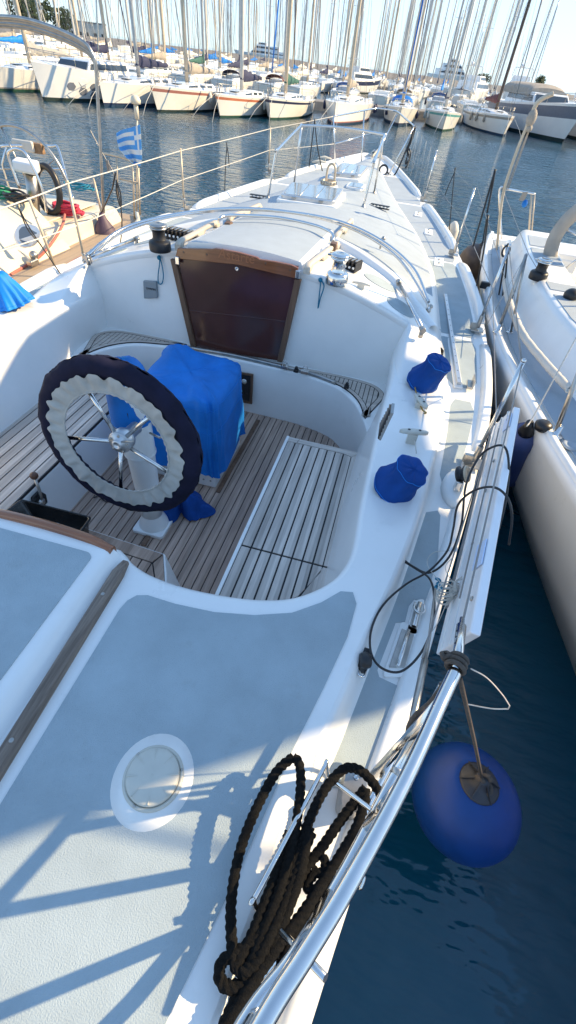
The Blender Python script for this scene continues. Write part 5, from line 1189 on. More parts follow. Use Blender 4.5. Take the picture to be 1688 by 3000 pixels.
mb = MB(); mb.lathe([(.05,.19),(.035,.24),(.02,.27),(.001,.27)], c, (.15,-.1,1), 14); mb.tube([c+Vector((.03,-.02,.26)), AY(1226,540,6.9)], .009, 7); mb.build('fender_line', BLACK, o)
c = A(1195,705,-.62); cyl_fender(c+Vector((.05,.2,.25)), c+Vector((0,0,-.35)), .11, TAN, 'grimy tan fender hanging below the dark ball fender', BLACK)
mb = MB(); c = A(1133,598,-.22); mb.lathe([(.03,-.22),(.08,-.16),(.085,.1),(.05,.17),(.02,.2)], c, seg=18); tag(mb.build('fender', FENDW, None), 'pale worn fender outside the starboard bulwark below a black cord', 'fender')

# ================================================================ NEIGHBOUR TO PORT (cream, stern forward)
LD = -.25
c3 = crop(0, 380, 3.22)
LN = root('sailing_yacht', (-3.7, 2.0, -1.3), 'cream yacht along the port side with teak side deck and stainless gantry', 'sailing yacht')
LC = -3.7
LEd = Sm([(-5,-3.0),(-3,-2.5),(0,-2.08),(2,-2.0),(4,-2.0),(5.2,-2.06),(5.8,-2.22),(6.1,-2.40)])
ly = [-5+.3*i for i in range(37)]+[6.1]
mb = MB()
for sg in (1, -1):
    mb.loops([[(LC+sg*((LEd(y)-LC)*k), y-d, z) for k, z, d in ((1,LD+.0,0),(1.01,LD-.03,0),(1,LD-.15,.02),(.95,-.75,.1),(.82,-1.15,.25),(.5,-1.4,.5),(0,-1.6,.7))] for y in ly], False)
h = LEd(6.1)-LC; mb.add([(LC-h,6.1,LD),(LC+h,6.1,LD),(LC+h*.85,5.95,-1.1),(LC-h*.85,5.95,-1.1)], [(0,1,2,3)], 0, False)
mb.build('hull', CREAM, LN, fix=True)
mb = MB(); mb.prism([(LEd(y), y) for y in ly]+[(2*LC-LEd(y), y) for y in ly[::-1]], LD-.03, LD); mb.build('deck', CREAMD, LN)
mb = MB(); mb.loops([[(LEd(y)-.05, y, LD), (LEd(y)-.045, y, LD+.045), (LEd(y), y, LD+.045), (LEd(y)+.012, y, LD-.02)] for y in ly], False); mb.build('toe_rail', CREAM, LN)
# coaming with its sloping outer face
def coam(u, v):
    y = -3+7.55*v; b = -2.37-.02*math.sin(v*3); prof = [(0,LD),(-.03,LD+.04),(-.20,-.02),(-.33,.10),(-.38,.13),(-.46,.14),(-.66,.14),(-.70,.12),(-.72,-.3),(-1.3,-.31)]
    k = u*(len(prof)-1); i = min(int(k), len(prof)-2); f = k-i; p = prof[i]; q = prof[i+1]
    x, z = p[0]+(q[0]-p[0])*f, p[1]+(q[1]-p[1])*f
    return (b+x, y, z if z > LD else z)
mb = MB(); mb.grid(coam, 28, 26)
e = [coam(i/27, 1) for i in range(28)]; mb.add(e+[(p[0], p[1], LD-.2) for p in e], [(i, i+1, 29+i, 28+i) for i in range(27)], 0, False)
mb.build('cockpit_coaming', CREAM, LN)
mb = MB(); mb.hexa([(-4.9,4.35,LD-.05),(-2.40,4.35,LD-.05),(-2.44,5.85,LD-.05),(-4.8,5.95,LD-.05),(-4.85,4.35,-.06),(-2.46,4.35,-.06),(-2.52,5.80,-.10),(-4.75,5.9,-.1)]); mb.build('aft_locker', CREAM, LN, bevel=.05, bseg=3)
mb = MB(); mb.prism([(-3.55,4.5),(-2.62,4.5),(-2.66,5.6),(-3.55,5.6)], -.07, -.055); mb.build('locker_lid', CREAM, LN, bevel=.01)
# window in the coaming
W_ = [A(*c3(x, y), z) for x, y, z in ((130,985,.02),(190,905,.09),(330,925,.09),(370,1010,.03),(330,1090,-.05),(215,1115,-.07),(150,1065,-.04))]
mb = MB(); cwn = sum(W_, Vector())/7; n_ = Vector((.72,0,.69)); mb.plate(cat([cwn+(p-cwn)*1.0+n_*.0 for p in W_], 5, True), n_*.022); wn = mb.build('window_frame', WHITE, LN, fix=True, bevel=.008)
mb = MB(); mb.plate(cat([cwn+(p-cwn)*.74+n_*.02 for p in W_], 5, True), n_*.008); mb.build('window_glass', M('smoked_acrylic', (.16,.18,.20), .12, coat=.5), wn, fix=True)
# wheel pod, seat hoops, rails
def l3(x, y, Y): return AY(*c3(x, y), Y)
mb = MB(); a, b = l3(330,800,4.75), l3(290,420,4.75); mb.tube([a, b], .055, 14); mb.build('helm_pedestal', STEELD, LN)
mb = MB(); mb.hexa([l3(130,390,4.6), l3(350,440,4.6), l3(390,400,4.9), l3(170,340,4.9), l3(105,280,4.6), l3(300,320,4.6), l3(370,290,4.9), l3(150,250,4.9)]); mb.build('instrument_pod', WHITE, LN, bevel=.02, fix=True)
for cx_, cy_, r in ((270,520,.50),):
    c = l3(cx_, cy_, 5.1); mb = MB(); mb.tube([c+Vector((r*math.cos(t), 0, r*math.sin(t))) for t in [2*math.pi*i/56 for i in range(56)]], .015, 10, True)
    for k in range(5): mb.tube([c, c+Vector((r*math.cos(1.257*k+.6), 0, r*math.sin(1.257*k+.6)))], .009, 8)
    mb.build('steering_wheel', STEELD, LN)
mb = MB()
mb.tube(cat([l3(190,560,4.4), l3(80,260,4.4), l3(110,190,4.4), l3(180,185,4.4), l3(260,250,4.4), l3(400,560,4.4), l3(440,780,4.4)], 6), .013, 9)
mb.build('pod_guard', STEEL, LN)
mb = MB(); mb.tube(cat([l3(10,160,5.7), l3(60,150,5.7), l3(300,150,5.9), l3(480,155,5.9), l3(550,180,5.9), l3(640,500,5.7), l3(690,650,5.5)], 6), .014, 9); mb.tube([l3(0,370,5.7), l3(620,370,5.7)], .010, 8); mb.tube([l3(60,150,5.7), l3(20,330,5.7), l3(90,560,5.7)], .012, 8); mb.build('pushpit', STEEL, LN)
mb = MB(); mb.tube(cat([l3(980,225,5.9), l3(1090,245,5.9), l3(1190,275,5.9), l3(1250,300,5.9)], 5), .012, 8)
for (a, b) in (((1100,250),(1110,640)), ((1250,300),(1270,845)), ((1305,360),(1322,805)), ((1130,460),(1300,505))): mb.tube([l3(*a, 5.9), l3(*b, 5.9)], .011, 8)
m2 = MB(); m2.tube([l3(880,455,5.3), l3(990,910,5.3)], .013, 9); m2.build('rail_post', MASTG, LN)
mb.build('stern_rail', MASTG, LN)
mb = MB(); a = A(*c3(535,1335), -.2); mb.tube([a, AY(*c3(270,640), a.y-.02)], .0125, 9); mb.box(a, (.08,.06,.05)); mb.build('stanchion', MASTG, LN)
# stainless gantry
mb = MB(); G = [(262,575),(258,480),(249,300),(241,170),(233,138),(212,108),(150,76),(70,50),(0,42),(-80,45),(-200,75),(-260,200)]
for dy, dr in ((5.35, .017),):
    mb.tube(cat([AY(x, y, dy) for x, y in G], 8), dr, 12)
gt = mb.build('gantry', STEELD, LN)
for k, (ox, oy) in enumerate(((3,8),(5,17),(6,24))):
    mb = MB(); mb.tube(cat([AY(x+ox, y+oy, 5.45+.08*k) for x, y in G[3:11]], 8), .014, 10); mb.build('gantry_tube', STEELD, gt)
mb = MB(); mb.tube(cat([AY(*c3(x, y), 5.5) for x, y in ((850,0),(880,60),(1000,280),(1060,380),(1090,480))], 4), .006, 6); mb.box(AY(*c3(1020,340),5.5), (.03,.02,.10)); mb.build('backstay', WIRE, LN)
mb = MB(); a = AY(*c3(1313,800), 5.95); b = AY(341,252,5.95); mb.tube([AY(345,300,5.95), AY(341,258,5.95)], .024, 10); mb.lathe([(.05,-.03),(.055,0),(.04,.03),(.002,.045)], b, seg=16); mb.tube([AY(344,530,5.95), AY(345,300,5.95)], .010, 8); tag(mb.build('flagstaff', CREAM, None), 'cream flagstaff with a knob top at the stern of the port yacht', 'flagstaff')
# blue and white striped flag, hanging in folds
FH = [(352,313),(354,340),(356,370),(357,400),(352,420)]; FF = [(293,333),(295,352),(300,372),(318,395),(334,411)]
mb = MB()
def flg(u, v):
    k = v*4; i = min(int(k), 3); f = k-i
    a = Vector(FH[i]).lerp(Vector(FH[i+1]), f); b = Vector(FF[i]).lerp(Vector(FF[i+1]), f)
    p = a.lerp(b, u); s = math.sin(u*9+v*3)
    q = AY(p.x, p.y+2.5*math.sin(u*7+v*2)*u, 5.93+.06*s*u); return q
mb.grid(flg, 40, 37, mi=lambda u, v: (1 if (abs(u-.14) < .05 or abs(v-.28) < .06) else 0) if (u < .28 and v < .56) else int(v*9) % 2)
o = mb.build('flag', [FLAGB, FLAGW], None); tag(o, 'faded blue and white striped flag drooping over the stern of the port yacht', 'flag'); md = o.modifiers.new('cloth', 'SOLIDIFY'); md.thickness = .003
# things lying on the port yacht
def coil(c, r, n, rt, mat, label, h=.03, ex=1.0, nm='rope_coil'):
    mb = MB(); P = []
    for i in range(n*16):
        t = 2*math.pi*i/16; q = r*(.55+.45*noise.noise((i*.06, 3, c[0]))); q = r*(.75+.25*math.sin(i*.37)); P.append(Vector((c[0]+q*ex*math.cos(t), c[1]+q*.8*math.sin(t), c[2]+h*i/(n*16)+.012*math.sin(i*.9))))
    mb.tube(P, rt, 7); return tag(mb.build(nm, mat, None), label, 'rope')
c = A(*c3(660,770), -.03); coil((c.x, c.y, -.05), .16, 9, .012, ROPER, 'crimson rope coil on the aft locker of the port yacht', .09, 1.1)
c = A(*c3(90,650), .14); coil((c.x-.05, c.y, .15), .16, 6, .010, ROPEG, 'green rope heap on the coaming of the port yacht', .06, 1.2)
c = A(*c3(200,690), .14); coil((c.x, c.y, .15), .13, 6, .010, BLACK, 'black and pale chain-like rope heap beside the green rope', .07, 1.2)
c = A(*c3(650,610), .0); coil((c.x-.1, c.y+.4, -.02), .16, 5, .007, TEALC, 'loose pale blue line coiled at the far rail of the port yacht', .05, 1.3)
mb = MB(); mb.tube(cat([A(*c3(x, y), z) for x, y, z in ((612,800,.0),(590,900,-.04),(530,1010,-.1),(440,1130,-.16),(330,1230,-.22),(120,1355,-.245),(60,1400,-.245))], 6), .013, 7); tag(mb.build('red_strap', M('strap_red', (.40,.13,.10), .8), None), 'faded red strap trailing from the crimson coil along the port yacht deck', 'strap')
mb = MB(); mb.tube(cat([A(*c3(x, y), -.24) for x, y in ((790,1185),(700,1230),(560,1320),(330,1440))], 6), .010, 7); mb.build('deck_line', M('rope_pink', (.42,.20,.14), .8), LN)
c = l3(455,570,4.9); mb = MB(); mb.tube([c+Vector((.13*math.cos(t), .03*math.sin(t), .20*math.sin(t))) for t in [2*math.pi*i/28 for i in range(28)]], .032, 12, True); tag(mb.build('rubber_ring', BLACK, None), 'black rubber ring hanging beside the wheel of the port yacht', 'ring')
mb = MB(); c = A(*c3(310,1250), -.2); mb.box(c, (.06,.11,.05)); mb.sphere(c+Vector((-.02,.06,.04)), .04, 12); mb.build('genoa_car', STEELD, LN, bevel=.01)
mb = MB(); c = l3(350,175,5.9); mb.box(c, (.17,.06,.10)); mb.build('outboard_pad', WOODB, LN, bevel=.008)
mb = MB(); mb.box(l3(220,150,5.85), (.28,.05,.11)); mb.build('rail_box', SKINT, LN, bevel=.02)
mb = MB(); c = A(*c3(1000,1010), -.3); mb.lathe([(.03,-.28),(.11,-.2),(.135,-.05),(.12,.08),(.05,.18),(.025,.24),(.001,.25)], c, seg=22); o = mb.build('fender', M('fender_mauve', (.09,.06,.09), .6, var=.25), None); tag(o, 'dark mauve drop-shaped fender between the own boat and the port yacht', 'fender')
mb = MB(); mb.tube([c+Vector((0,0,.24)), AY(*c3(1060,560), 4.9), AY(*c3(1090,410), 4.6)], .008, 6); mb.build('fender_line', BLACK, o)
# port winch cover, its sunlit look put into a brighter canvas colour
wcover((-1.46, 2.60, .004), (-.30,.0,0), .20, 'winch cover coloured sunlit blue on the port coaming at the left edge of the photo', 2.3, [(.135,-.03),(.137,.0),(.132,.06),(.122,.2),(.110,.36),(.098,.52),(.087,.66),(.076,.8),(.066,.92),(.055,.99),(.04,1.02),(.02,1.03),(.01,1.032),(.001,1.033)], .10)
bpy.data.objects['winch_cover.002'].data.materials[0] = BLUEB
# ================================================================ MOORED BOATS ACROSS THE FAIRWAY
WZ = -1.15
def hull_pts(L, B, F, lev, rake=.55, tr=.72, bowf=.30):
    """loops from bow to stern: each loop runs along the levels of one side"""
    n = 18; out = []
    for i in range(n+1):
        t = i/n; s = t**.9
        b = B/2*(math.sin(min(1, s/.58)*math.pi/2)**.85 if s < .58 else 1-(1-tr)*((s-.58)/.42)**1.8)
        zs = F*(1+bowf*(1-t)**2*(1 if t < 1 else 1))
        row = []
        for k in lev:
            z = k*zs if k > 0 else k; fl = max(0, min(1, z/zs)) if zs else 0
            w = b*(.87+.13*fl**.6)*(1-.24*(1-fl)*(1-t)**1.5) if z >= 0 else b*.55
            y = t*L-rake*fl*(1-t)**3*1.0+(1-fl)*.0-(.25*fl*(1 if t == 1 else 0) if t == 1 else 0)*-1
            row.append((max(.012, w), y, z))
        out.append(row)
    return out
def sailboat(name, stem, L, B, F, rz, label, group=None, hull=HULLW, boot=BOOTD, stripe=None, cabin=1.0, mast=MASTS, mh=11.5, cover=None, hood=None, furl=SAILW, fend=None, detail=True, mt=.40, cat_='sailing yacht', bowf=.30, cove=None, rake=.55, boomz=1.0):
    r = proot(name, label, cat_, group)
    lev = [-.35, .0, .10, .16, .45, .70, .78, .90, 1.0]
    H = hull_pts(L, B, F, lev, rake, bowf=bowf)
    mb = MB(); mats = [hull, boot, stripe or hull, cove or hull]
    for sg in (1, -1):
        ls = [[(sg*w, y, z) for w, y, z in row] for row in H]; k = len(mb.v); n = len(lev)
        mb.v += [p for l in ls for p in l]
        for i in range(len(ls)-1):
            for j in range(n-1):
                a = k+i*n+j; f = (a, a+1, a+n+1, a+n)
                mb.f.append(f if sg < 0 else f[::-1]); mb.s.append(True)
                mb.m.append(1 if j < 2 else 3 if j == 2 else 2 if j == 6 else 0)
    la = H[-1]; mb.add([(w, y, z) for w, y, z in la]+[(-w, y, z) for w, y, z in la[::-1]], [tuple(range(2*len(la)))], 0, False)
    mb.build('hull', mats, r)
    # deck
    mb = MB(); dk = [(row[-1][0]-.02, row[-1][1], row[-1][2]-.01) for row in H]
    mb.loops([[(x, y, z), (x*.5, y, z+.05), (0, y, z+.07), (-x*.5, y, z+.05), (-x, y, z)] for x, y, z in dk], False); mb.build('deck', WHITE, r)
    zat = lambda y: F*(1+bowf*max(0, 1-y/L)**2)
    bat = lambda y: B/2*(math.sin(min(1, (max(y, .01)/L)/.58)*math.pi/2)**.85)
    # cabin trunk with dark windows
    y0, y1, w, ch = .20*L, .64*L, B*.58, .36*cabin
    def cab(u, v):
        y = y0+(y1-y0)*v; k = min(1, .25+1.6*v) if v < .47 else 1; ww = min(w/2, bat(y)-.25)*(.82+.18*k); h = ch*(.30+.70*min(1, v*2.0)); t = u*2-1; z = zat(y)
        if abs(t) > .72: f = (abs(t)-.72)/.28; return (math.copysign(ww*(.90+.10*f), t), y, z+h*(1-f)*.98+.0)
        return (ww*.90*t/.72, y, z+h*(1.12-.14*(t/.72)**2))
    mb = MB(); mb.grid(cab, 19, 14); e = [cab(i/18, 0) for i in range(19)]; mb.add(e, [tuple(range(19))], 0, False); e = [cab(i/18, 1) for i in range(19)]; mb.add(e, [tuple(range(19))[::-1]], 0, False)
    cb = mb.build('coachroof', WHITE, r)
    if detail:
        for sg in (0, 1):
            for v0, v1 in ((.18, .42), (.5, .66), (.74, .9)):
                mb = MB(); P = []
                for v in (v0, (v0+v1)/2, v1): P.append(Vector(cab(.06 if sg else .94, v)))
                Q = [Vector(cab(.12 if sg else .88, v)) for v in (v1, (v0+v1)/2, v0)]
                o = Vector((-.012 if sg else .012, 0, .004)); mb.plate([p+o for p in P+Q], o*1.2); mb.build('cabin_window', DGLASS, cb, fix=True)
        mb = MB(); c = Vector(cab(.5, .12)); mb.box(c+Vector((0, .1, .04)), (.5,.5,.05)); mb.build('fore_hatch', DGLASS, cb, bevel=.02)
    # cockpit coaming and hood
    mb = MB(); z = zat(.8*L)
    for sg in (1, -1): mb.box((sg*B*.31, .81*L, z+.12), (.16, .33*L, .26))
    mb.box((0, .97*L, z+.06), (B*.62, .25, .14)); mb.build('cockpit_coaming', WHITE, r, bevel=.03)
    ym = mt*L; zc = zat(ym)+ch*1.0; mh *= 1.6
    if hood:
        mb = MB(); yh = .62*L
        def hd(u, v):
            a = math.pi*u; k = 1-.55*v**2.2; return (math.cos(a)*w*.52*(1-.08*v), yh+.95-1.25*v, zat(yh)+ch*.9+math.sin(a)**.7*.62*k-.02)
        mb.grid(hd, 18, 8); o = mb.build('spray_hood', hood, r); md = o.modifiers.new('cloth', 'SOLIDIFY'); md.thickness = .02
    # mast, spreaders, rigging
    mb = MB(); n = 10; mb.tube([(0, ym+.10*(i/n)**2, zc-.1+(mh)*i/n) for i in range(n+1)], [.125*(1-.25*(i/n)**3) for i in range(n+1)], 10); ms = mb.build('mast', mast, r)
    top = Vector((0, ym+.10, zc+mh-.2))
    for k in (.42, .72): mb = MB(); mb.tube([(-.52+.1*k, ym+.12, zc+mh*k+.06), (0, ym, zc+mh*k), (.52-.1*k, ym+.12, zc+mh*k+.06)], .02, 6); mb.build('spreader', mast, ms)
    mb = MB(); bw = Vector((0, -rake*.8+.05, zat(0)+.05)); st = Vector((0, L, zat(L)+.1))
    for p in ((bw, top), (st, top)): mb.tube(p, .010, 4)
    for sg in (1, -1):
        cp = Vector((sg*(bat(ym)-.12), ym+.15, zat(ym))); sp1 = Vector((sg*.48, ym+.12, zc+mh*.42+.06)); sp2 = Vector((sg*.45, ym+.12, zc+mh*.72+.06))
        mb.tube([cp, sp1, sp2, top], .010, 4); mb.tube([cp+Vector((-sg*.1,.3,0)), Vector((0, ym, zc+mh*.42))], .008, 4); mb.tube([sp1, Vector((0, ym, zc+mh*.72))], .007, 4)
    mb.build('rigging', WIRE, r)
    if furl:
        mb = MB(); a, b = bw.lerp(top, .07), bw.lerp(top, .93); mb.tube([a.lerp(b, i/8) for i in range(9)], [.03+.035*math.sin(math.pi*(.15+.8*(1-i/8))) for i in range(9)], 8); mb.build('furled_genoa', furl, r)
    zb = zat(.6*L)+ch+.62*boomz; ye = min(.93*L, ym+4.0)
    mb = MB(); mb.tube([(0, ym+.1, zb), (0, ye, zb+.06)], .055, 8); bo = mb.build('boom', mast, r)
    if cover:
        mb = MB(); sd_ = stem[0]
        def cv(u, v):
            a = 2*math.pi*u; y = ym-.02+(ye-ym)*.97*v; h = .30*(1-v)**1.3+.13; k = math.sin(math.pi*min(1, v*9+.2)/2)*(1 if v < .97 else .3)
            wr = 1+.25*noise.noise((math.cos(a)*2, y*2.5, sd_)); return (math.cos(a)*(.10+.07*(1-v))*wr*k, y, zb+.10+h*.6+math.sin(a)*h*wr*k-.02*math.sin(y*7))
        mb.grid(cv, 14, 22, cu=True)
        def cm(u, v):
            a = 2*math.pi*u; z = zb+.1+1.15*v; k = 1-.62*v; return (math.cos(a)*.15*k*(1+.2*noise.noise((a, z*3, sd_))), ym+.08+math.sin(a)*.22*k, z)
        mb.grid(cm, 12, 10, cu=True); mb.build('sail_cover', cover, bo)
    if detail:
        mb = MB(); h = .58
        zt = zat(0); hw = bat(.14*L)-.06; y1_ = .14*L
        P = [(hw, y1_, zat(y1_)+h), (hw*.75, y1_*.45, zat(.4)+h), (.12, -rake*.55, zt+h), (-.12, -rake*.55, zt+h), (-hw*.75, y1_*.45, zat(.4)+h), (-hw, y1_, zat(y1_)+h)]
        mb.tube(cat(P, 4), .016, 6)
        for q in (P[0], P[2], P[3], P[5], P[1], P[4]): mb.tube([q, (q[0]*.96, q[1]+(.12 if q[1] < 0 else 0), q[2]-h)], .014, 6)
        mb.build('pulpit', STEELD, r)
        for sg in (1, -1):
            prev = Vector(P[0 if sg > 0 else 5]); mb = MB(); wl = [prev]
            for f in (.30, .46, .62, .78, .93):
                y = f*L; x = sg*(bat(y)*(1 if f < .6 else 1-.25*((f-.58)/.42)**1.8)-.06); q = Vector((x, y, zat(y)+.58)); mb.tube([q, q-Vector((0,0,.58))], .013, 5); wl.append(q)
            mb.tube(wl, .006, 4); mb.tube([p-Vector((0,0,.28)) for p in wl], .005, 4); mb.build('guard_rail', STEELD, r)
        mb = MB(); mb.tube(cat([(B*.33, .97*L, zat(L)+.05), (B*.33, .97*L, zat(L)+.6), (0, L+.02, zat(L)+.62), (-B*.33, .97*L, zat(L)+.6), (-B*.33, .97*L, zat(L)+.05)], 3), .015, 6); mb.build('pushpit', STEELD, r)
        # bow lines running down into the water
        for sg in (1, -1):
            mb = MB(); a = Vector((sg*.15, -rake*.5, zat(0)+.05)); mb.tube([a, a+Vector((sg*.35, -1.6, -a.z*.55)), a+Vector((sg*.6, -2.6, -a.z-.15))], .014, 5); mb.build('mooring_line', ROPEW, r)
    for fm, sg, t in fend or []:
        y = t*L; x = sg*(bat(y)+.11); z = zat(y); mb = MB(); rr = .12
        mb.lathe([(.02,-.02-.62),(rr*.7,-.58),(rr,-.48),(rr*1.02,-.25),(rr*.9,-.05),(rr*.4,.02),(.02,.12)], (x, y, z-.12), seg=12); mb.tube([(x, y, z), (x-sg*.12, y, z+.5)], .01, 4); mb.build('fender', fm, r)
    r.location = stem; r.rotation_euler = (0, 0, rz); r.scale = (.80, .86, .64); return r
def P_(x, y): p = A(x, y, WZ); return (p.x, p.y, WZ)
NF = 'boats moored bow-out in the front row across the water'
S = sailboat
BN, BWf, BG = FENDN, FENDW, FENDG
S('sailing_yacht', P_(-14,228), 9.0, 3.1, 1.15, R(-4), 'cream round-bowed sloop at the far left of the front row', NF, HULLC, BOOTG, cove=TAN, cover=SAILG, mh=10.5, mast=MASTG, fend=[(TAN,1,.3)], rake=.35)
S('sailing_yacht', P_(262,268), 10.4, 3.5, 1.25, R(-3), 'plain white plumb-bowed sloop with grey hanging fender, second hull left of the red-striped one', NF, HULLW, BOOTB, cove=NAVYS, cover=CNAVY, mast=MASTS, mh=13, fend=[(SAILG,1,.35),(BWf,-1,.5)], rake=.12, bowf=.12)
S('sailing_yacht', P_(397,282), 9.6, 3.2, 1.2, R(-4), 'white sloop with a broad red stripe along its hull', NF, HULLC, BOOTD, stripe=REDS, cover=TAN, mast=MASTG, mh=12, fend=[(BWf,1,.42),(BWf,1,.55),(BWf,1,.68)], furl=SAILW)
S('sailing_yacht', P_(554,296), 9.0, 3.0, 1.1, R(-2), 'white sloop with a thin orange line near its gunwale and dark green waterline', NF, HULLC, BOOTG, stripe=M('stripe_orange', (.50,.16,.08), .45), cover=CNAVY, mast=MASTW, mh=12.5, fend=[(BWf,1,.45),(BN,-1,.3)], furl=SAILW)
S('sailing_yacht', P_(680,301), 9.2, 3.1, 1.1, R(1), 'cream sloop with a bright blue furled sail on its forestay and navy line', NF, HULLC, BOOTG, stripe=NAVYS, cover=CGREEN, mast=MASTG, mh=12.5, fend=[(BWf,1,.6),(BWf,-1,.5)], furl=BLUEB)
S('sailing_yacht', P_(839,315), 10.6, 3.5, 1.35, R(0), 'tall white sloop in mid row with two thin red lines above its waterline', NF, HULLW, BOOTB, cove=REDS, cover=TAN, mast=MASTG, mh=13.5, fend=[(BN,-1,.4),(BN,1,.7),(BN,1,.8)], furl=SAILW, rake=.2, bowf=.12)
S('sailing_yacht', P_(1001,317), 8.6, 3.1, 1.1, R(4), 'white sloop with a navy-sleeved forestay and bright blue sail cover', NF, HULLC, BOOTB, cove=NAVYS, cover=BLUEB, hood=BLUE, mast=MASTG, mh=12, fend=[(BN,-1,.25),(BN,1,.35)], furl=BLUE, boomz=1.1)
S('sailing_yacht', P_(1112,330), 9.0, 3.1, 1.15, R(3), 'white sloop with a teal stripe along its gunwale', NF, HULLC, BOOTG, stripe=TEALS, cover=CNAVY, mast=MASTW, mh=12, fend=[(BWf,-1,.3),(BWf,-1,.42),(TAN,1,.4)], furl=SAILW)
S('sailing_yacht', P_(1264,343), 9.8, 3.3, 1.3, R(12), 'white sloop with brown mast and burgundy sail cover beside the big motor yacht', NF, HULLW, BOOTB, stripe=TAN, cover=CBURG, mast=MASTK, mh=13, fend=[(TAN,-1,.25),(TAN,-1,.38),(TAN,-1,.5)], furl=SAILG)
# motor catamaran-like hull with hexagon pattern
def motor(name, stem, L, B, F, rz, label, group=None, tiers=((.28,.80,.78,.75),), hull=HULLW, stripe=None, canvas=None, arch=True, hexes=False, detail=True, boot=BOOTD, rake=1.2, sc_=1.0):
    r = proot(name, label, 'motor yacht', group); lev = [-.35,.0,.10,.16,.45,.62,.80,.93,1.0]; H = hull_pts(L, B, F, lev, rake, .92, .35)
    mb = MB()
    for sg in (1, -1):
        ls = [[(sg*w, y, z) for w, y, z in row] for row in H]; k = len(mb.v); n = len(lev); mb.v += [p for l in ls for p in l]
        for i in range(len(ls)-1):
            for j in range(n-1):
                a = k+i*n+j; f = (a, a+1, a+n+1, a+n); mb.f.append(f if sg < 0 else f[::-1]); mb.s.append(True); mb.m.append(1 if j < 2 else 2 if j in (5, 6) else 0)
    la = H[-1]; mb.add([(w, y, z) for w, y, z in la]+[(-w, y, z) for w, y, z in la[::-1]], [tuple(range(2*len(la)))], 0, False)
    mb.build('hull', [hull, boot, stripe or hull], r)
    mb = MB(); mb.loops([[(row[-1][0]-.02, row[-1][1], row[-1][2]-.01), (0, row[-1][1], row[-1][2]+.12), (-row[-1][0]+.02, row[-1][1], row[-1][2]-.01)] for row in H], False); mb.build('deck', WHITE, r)
    z = F*1.02
    for i, (a, b, w, h) in enumerate(tiers):
        y0, y1, ww = a*L, b*L, B*w/2; sl = h*1.1
        mb = MB(); mb.hexa([(-ww,y0,z-.05),(ww,y0,z-.05),(ww,y1,z-.05),(-ww,y1,z-.05),(-ww*.86,y0+sl,z+h),(ww*.86,y0+sl,z+h),(ww*.9,y1-.1,z+h),(-ww*.9,y1-.1,z+h)]); c = mb.build('superstructure', WHITE, r, bevel=.06)
        mb = MB(); f = lambda s, t, e: Vector((s*ww*(1-.14*t)*e, y0+sl*t-.02, z+h*t)); mb.plate([f(-1,.30,.9), f(1,.30,.9), f(1,.86,.9), f(-1,.86,.9)], (0,-.02,.015)); mb.build('windscreen', DGLASS, c, fix=True)
        for sg in (1, -1):
            g = lambda y, t: Vector((sg*(ww*(1-.13*t)+.015), y, z+h*t)); mb = MB(); mb.plate([g(y0+sl*.6,.35), g(y1-.3,.35), g(y1-.3,.78), g(y0+sl*.95,.78)], (sg*.02,0,0)); mb.build('side_window', DGLASS, c, fix=True)
        z += h
    if canvas:
        a, b, w, h = tiers[-1]; y0, y1, ww = (a+.12)*L, b*L+1.2, B*w/2
        def cn(u, v):
            t = math.pi*u; y = y0+(y1-y0)*v; return (math.cos(t)*ww*.96, y, z-.25+math.sin(t)**.45*(.80 if v > .12 else .55+2.1*v))
        mb = MB(); mb.grid(cn, 20, 12); e = [cn(i/19, 0) for i in range(20)]; mb.add(e, [tuple(range(20))], 0, False); mb.build('canvas_top', canvas, r)
        mb = MB(); mb.plate([Vector(cn(.22,.02))+Vector((0,-.03,-.25)), Vector(cn(.78,.02))+Vector((0,-.03,-.25)), Vector(cn(.78,.02))+Vector((0,-.03,-.62)), Vector(cn(.22,.02))+Vector((0,-.03,-.62))], (0,-.02,0)); mb.build('clear_panel', DGLASS, r, fix=True)
    if arch:
        mb = MB(); y = tiers[-1][1]*L; w = B*.36
        mb.tube(cat([(-w,y,z-.1),(-w*.95,y+.3,z+.7),(-w*.7,y+.4,z+.85),(w*.7,y+.4,z+.85),(w*.95,y+.3,z+.7),(w,y,z-.1)], 4), .05, 6); mb.tube([(0,y+.4,z+.8),(0,y+.4,z+1.6)], .03, 6); mb.sphere((.4,y+.4,z+1.05), .22, 12); mb.build('radar_arch', WHITE, r)
    if hexes:
        for i, (t, zz, rr, on) in enumerate(((.17,.52,.17,1),(.17,.22,.17,0),(.25,.37,.17,1),(.25,.68,.17,0),(.33,.52,.17,1),(.33,.22,.17,1),(.41,.37,.17,1),(.41,.68,.17,1),(.48,.52,.16,0),(.48,.22,.14,0),(.55,.66,.14,1))):
            c0 = [q for q in H if q[0][1] >= t*L*.9][0]; x = B/2*(math.sin(min(1, (t**.9)/.58)*math.pi/2)**.85)*(.80+.20*(zz/1)**.6)*(1-.35*(1-zz)*(1-t)**1.5)+.05; y = t*L
            def hx(yy, z):
                k = max(0, min(17, int(yy/L*18))); f = yy/L*18-k; out = []
                for row in (H[k], H[k+1]):
                    w_ = row[-1][0]
                    for p, q in zip(row, row[1:]):
                        if p[2] <= z <= q[2]: w_ = p[0]+(q[0]-p[0])*(z-p[2])/max(1e-6, q[2]-p[2])
                    out.append(w_)
                return out[0]*(1-f)+out[1]*f
            P = []
            for k in range(6):
                yy, zz_ = y+rr*1.7*math.cos(k*math.pi/3), max(.2, zz*F*1.1+rr*1.2*math.sin(k*math.pi/3)); P.append(Vector((hx(yy, zz_)+.02, yy, zz_)))
            mb = MB(); mb.plate(P, (.028,-.004,0)); mb.build('hexagon_decal', GREYS if on else WHITE, r, fix=True)
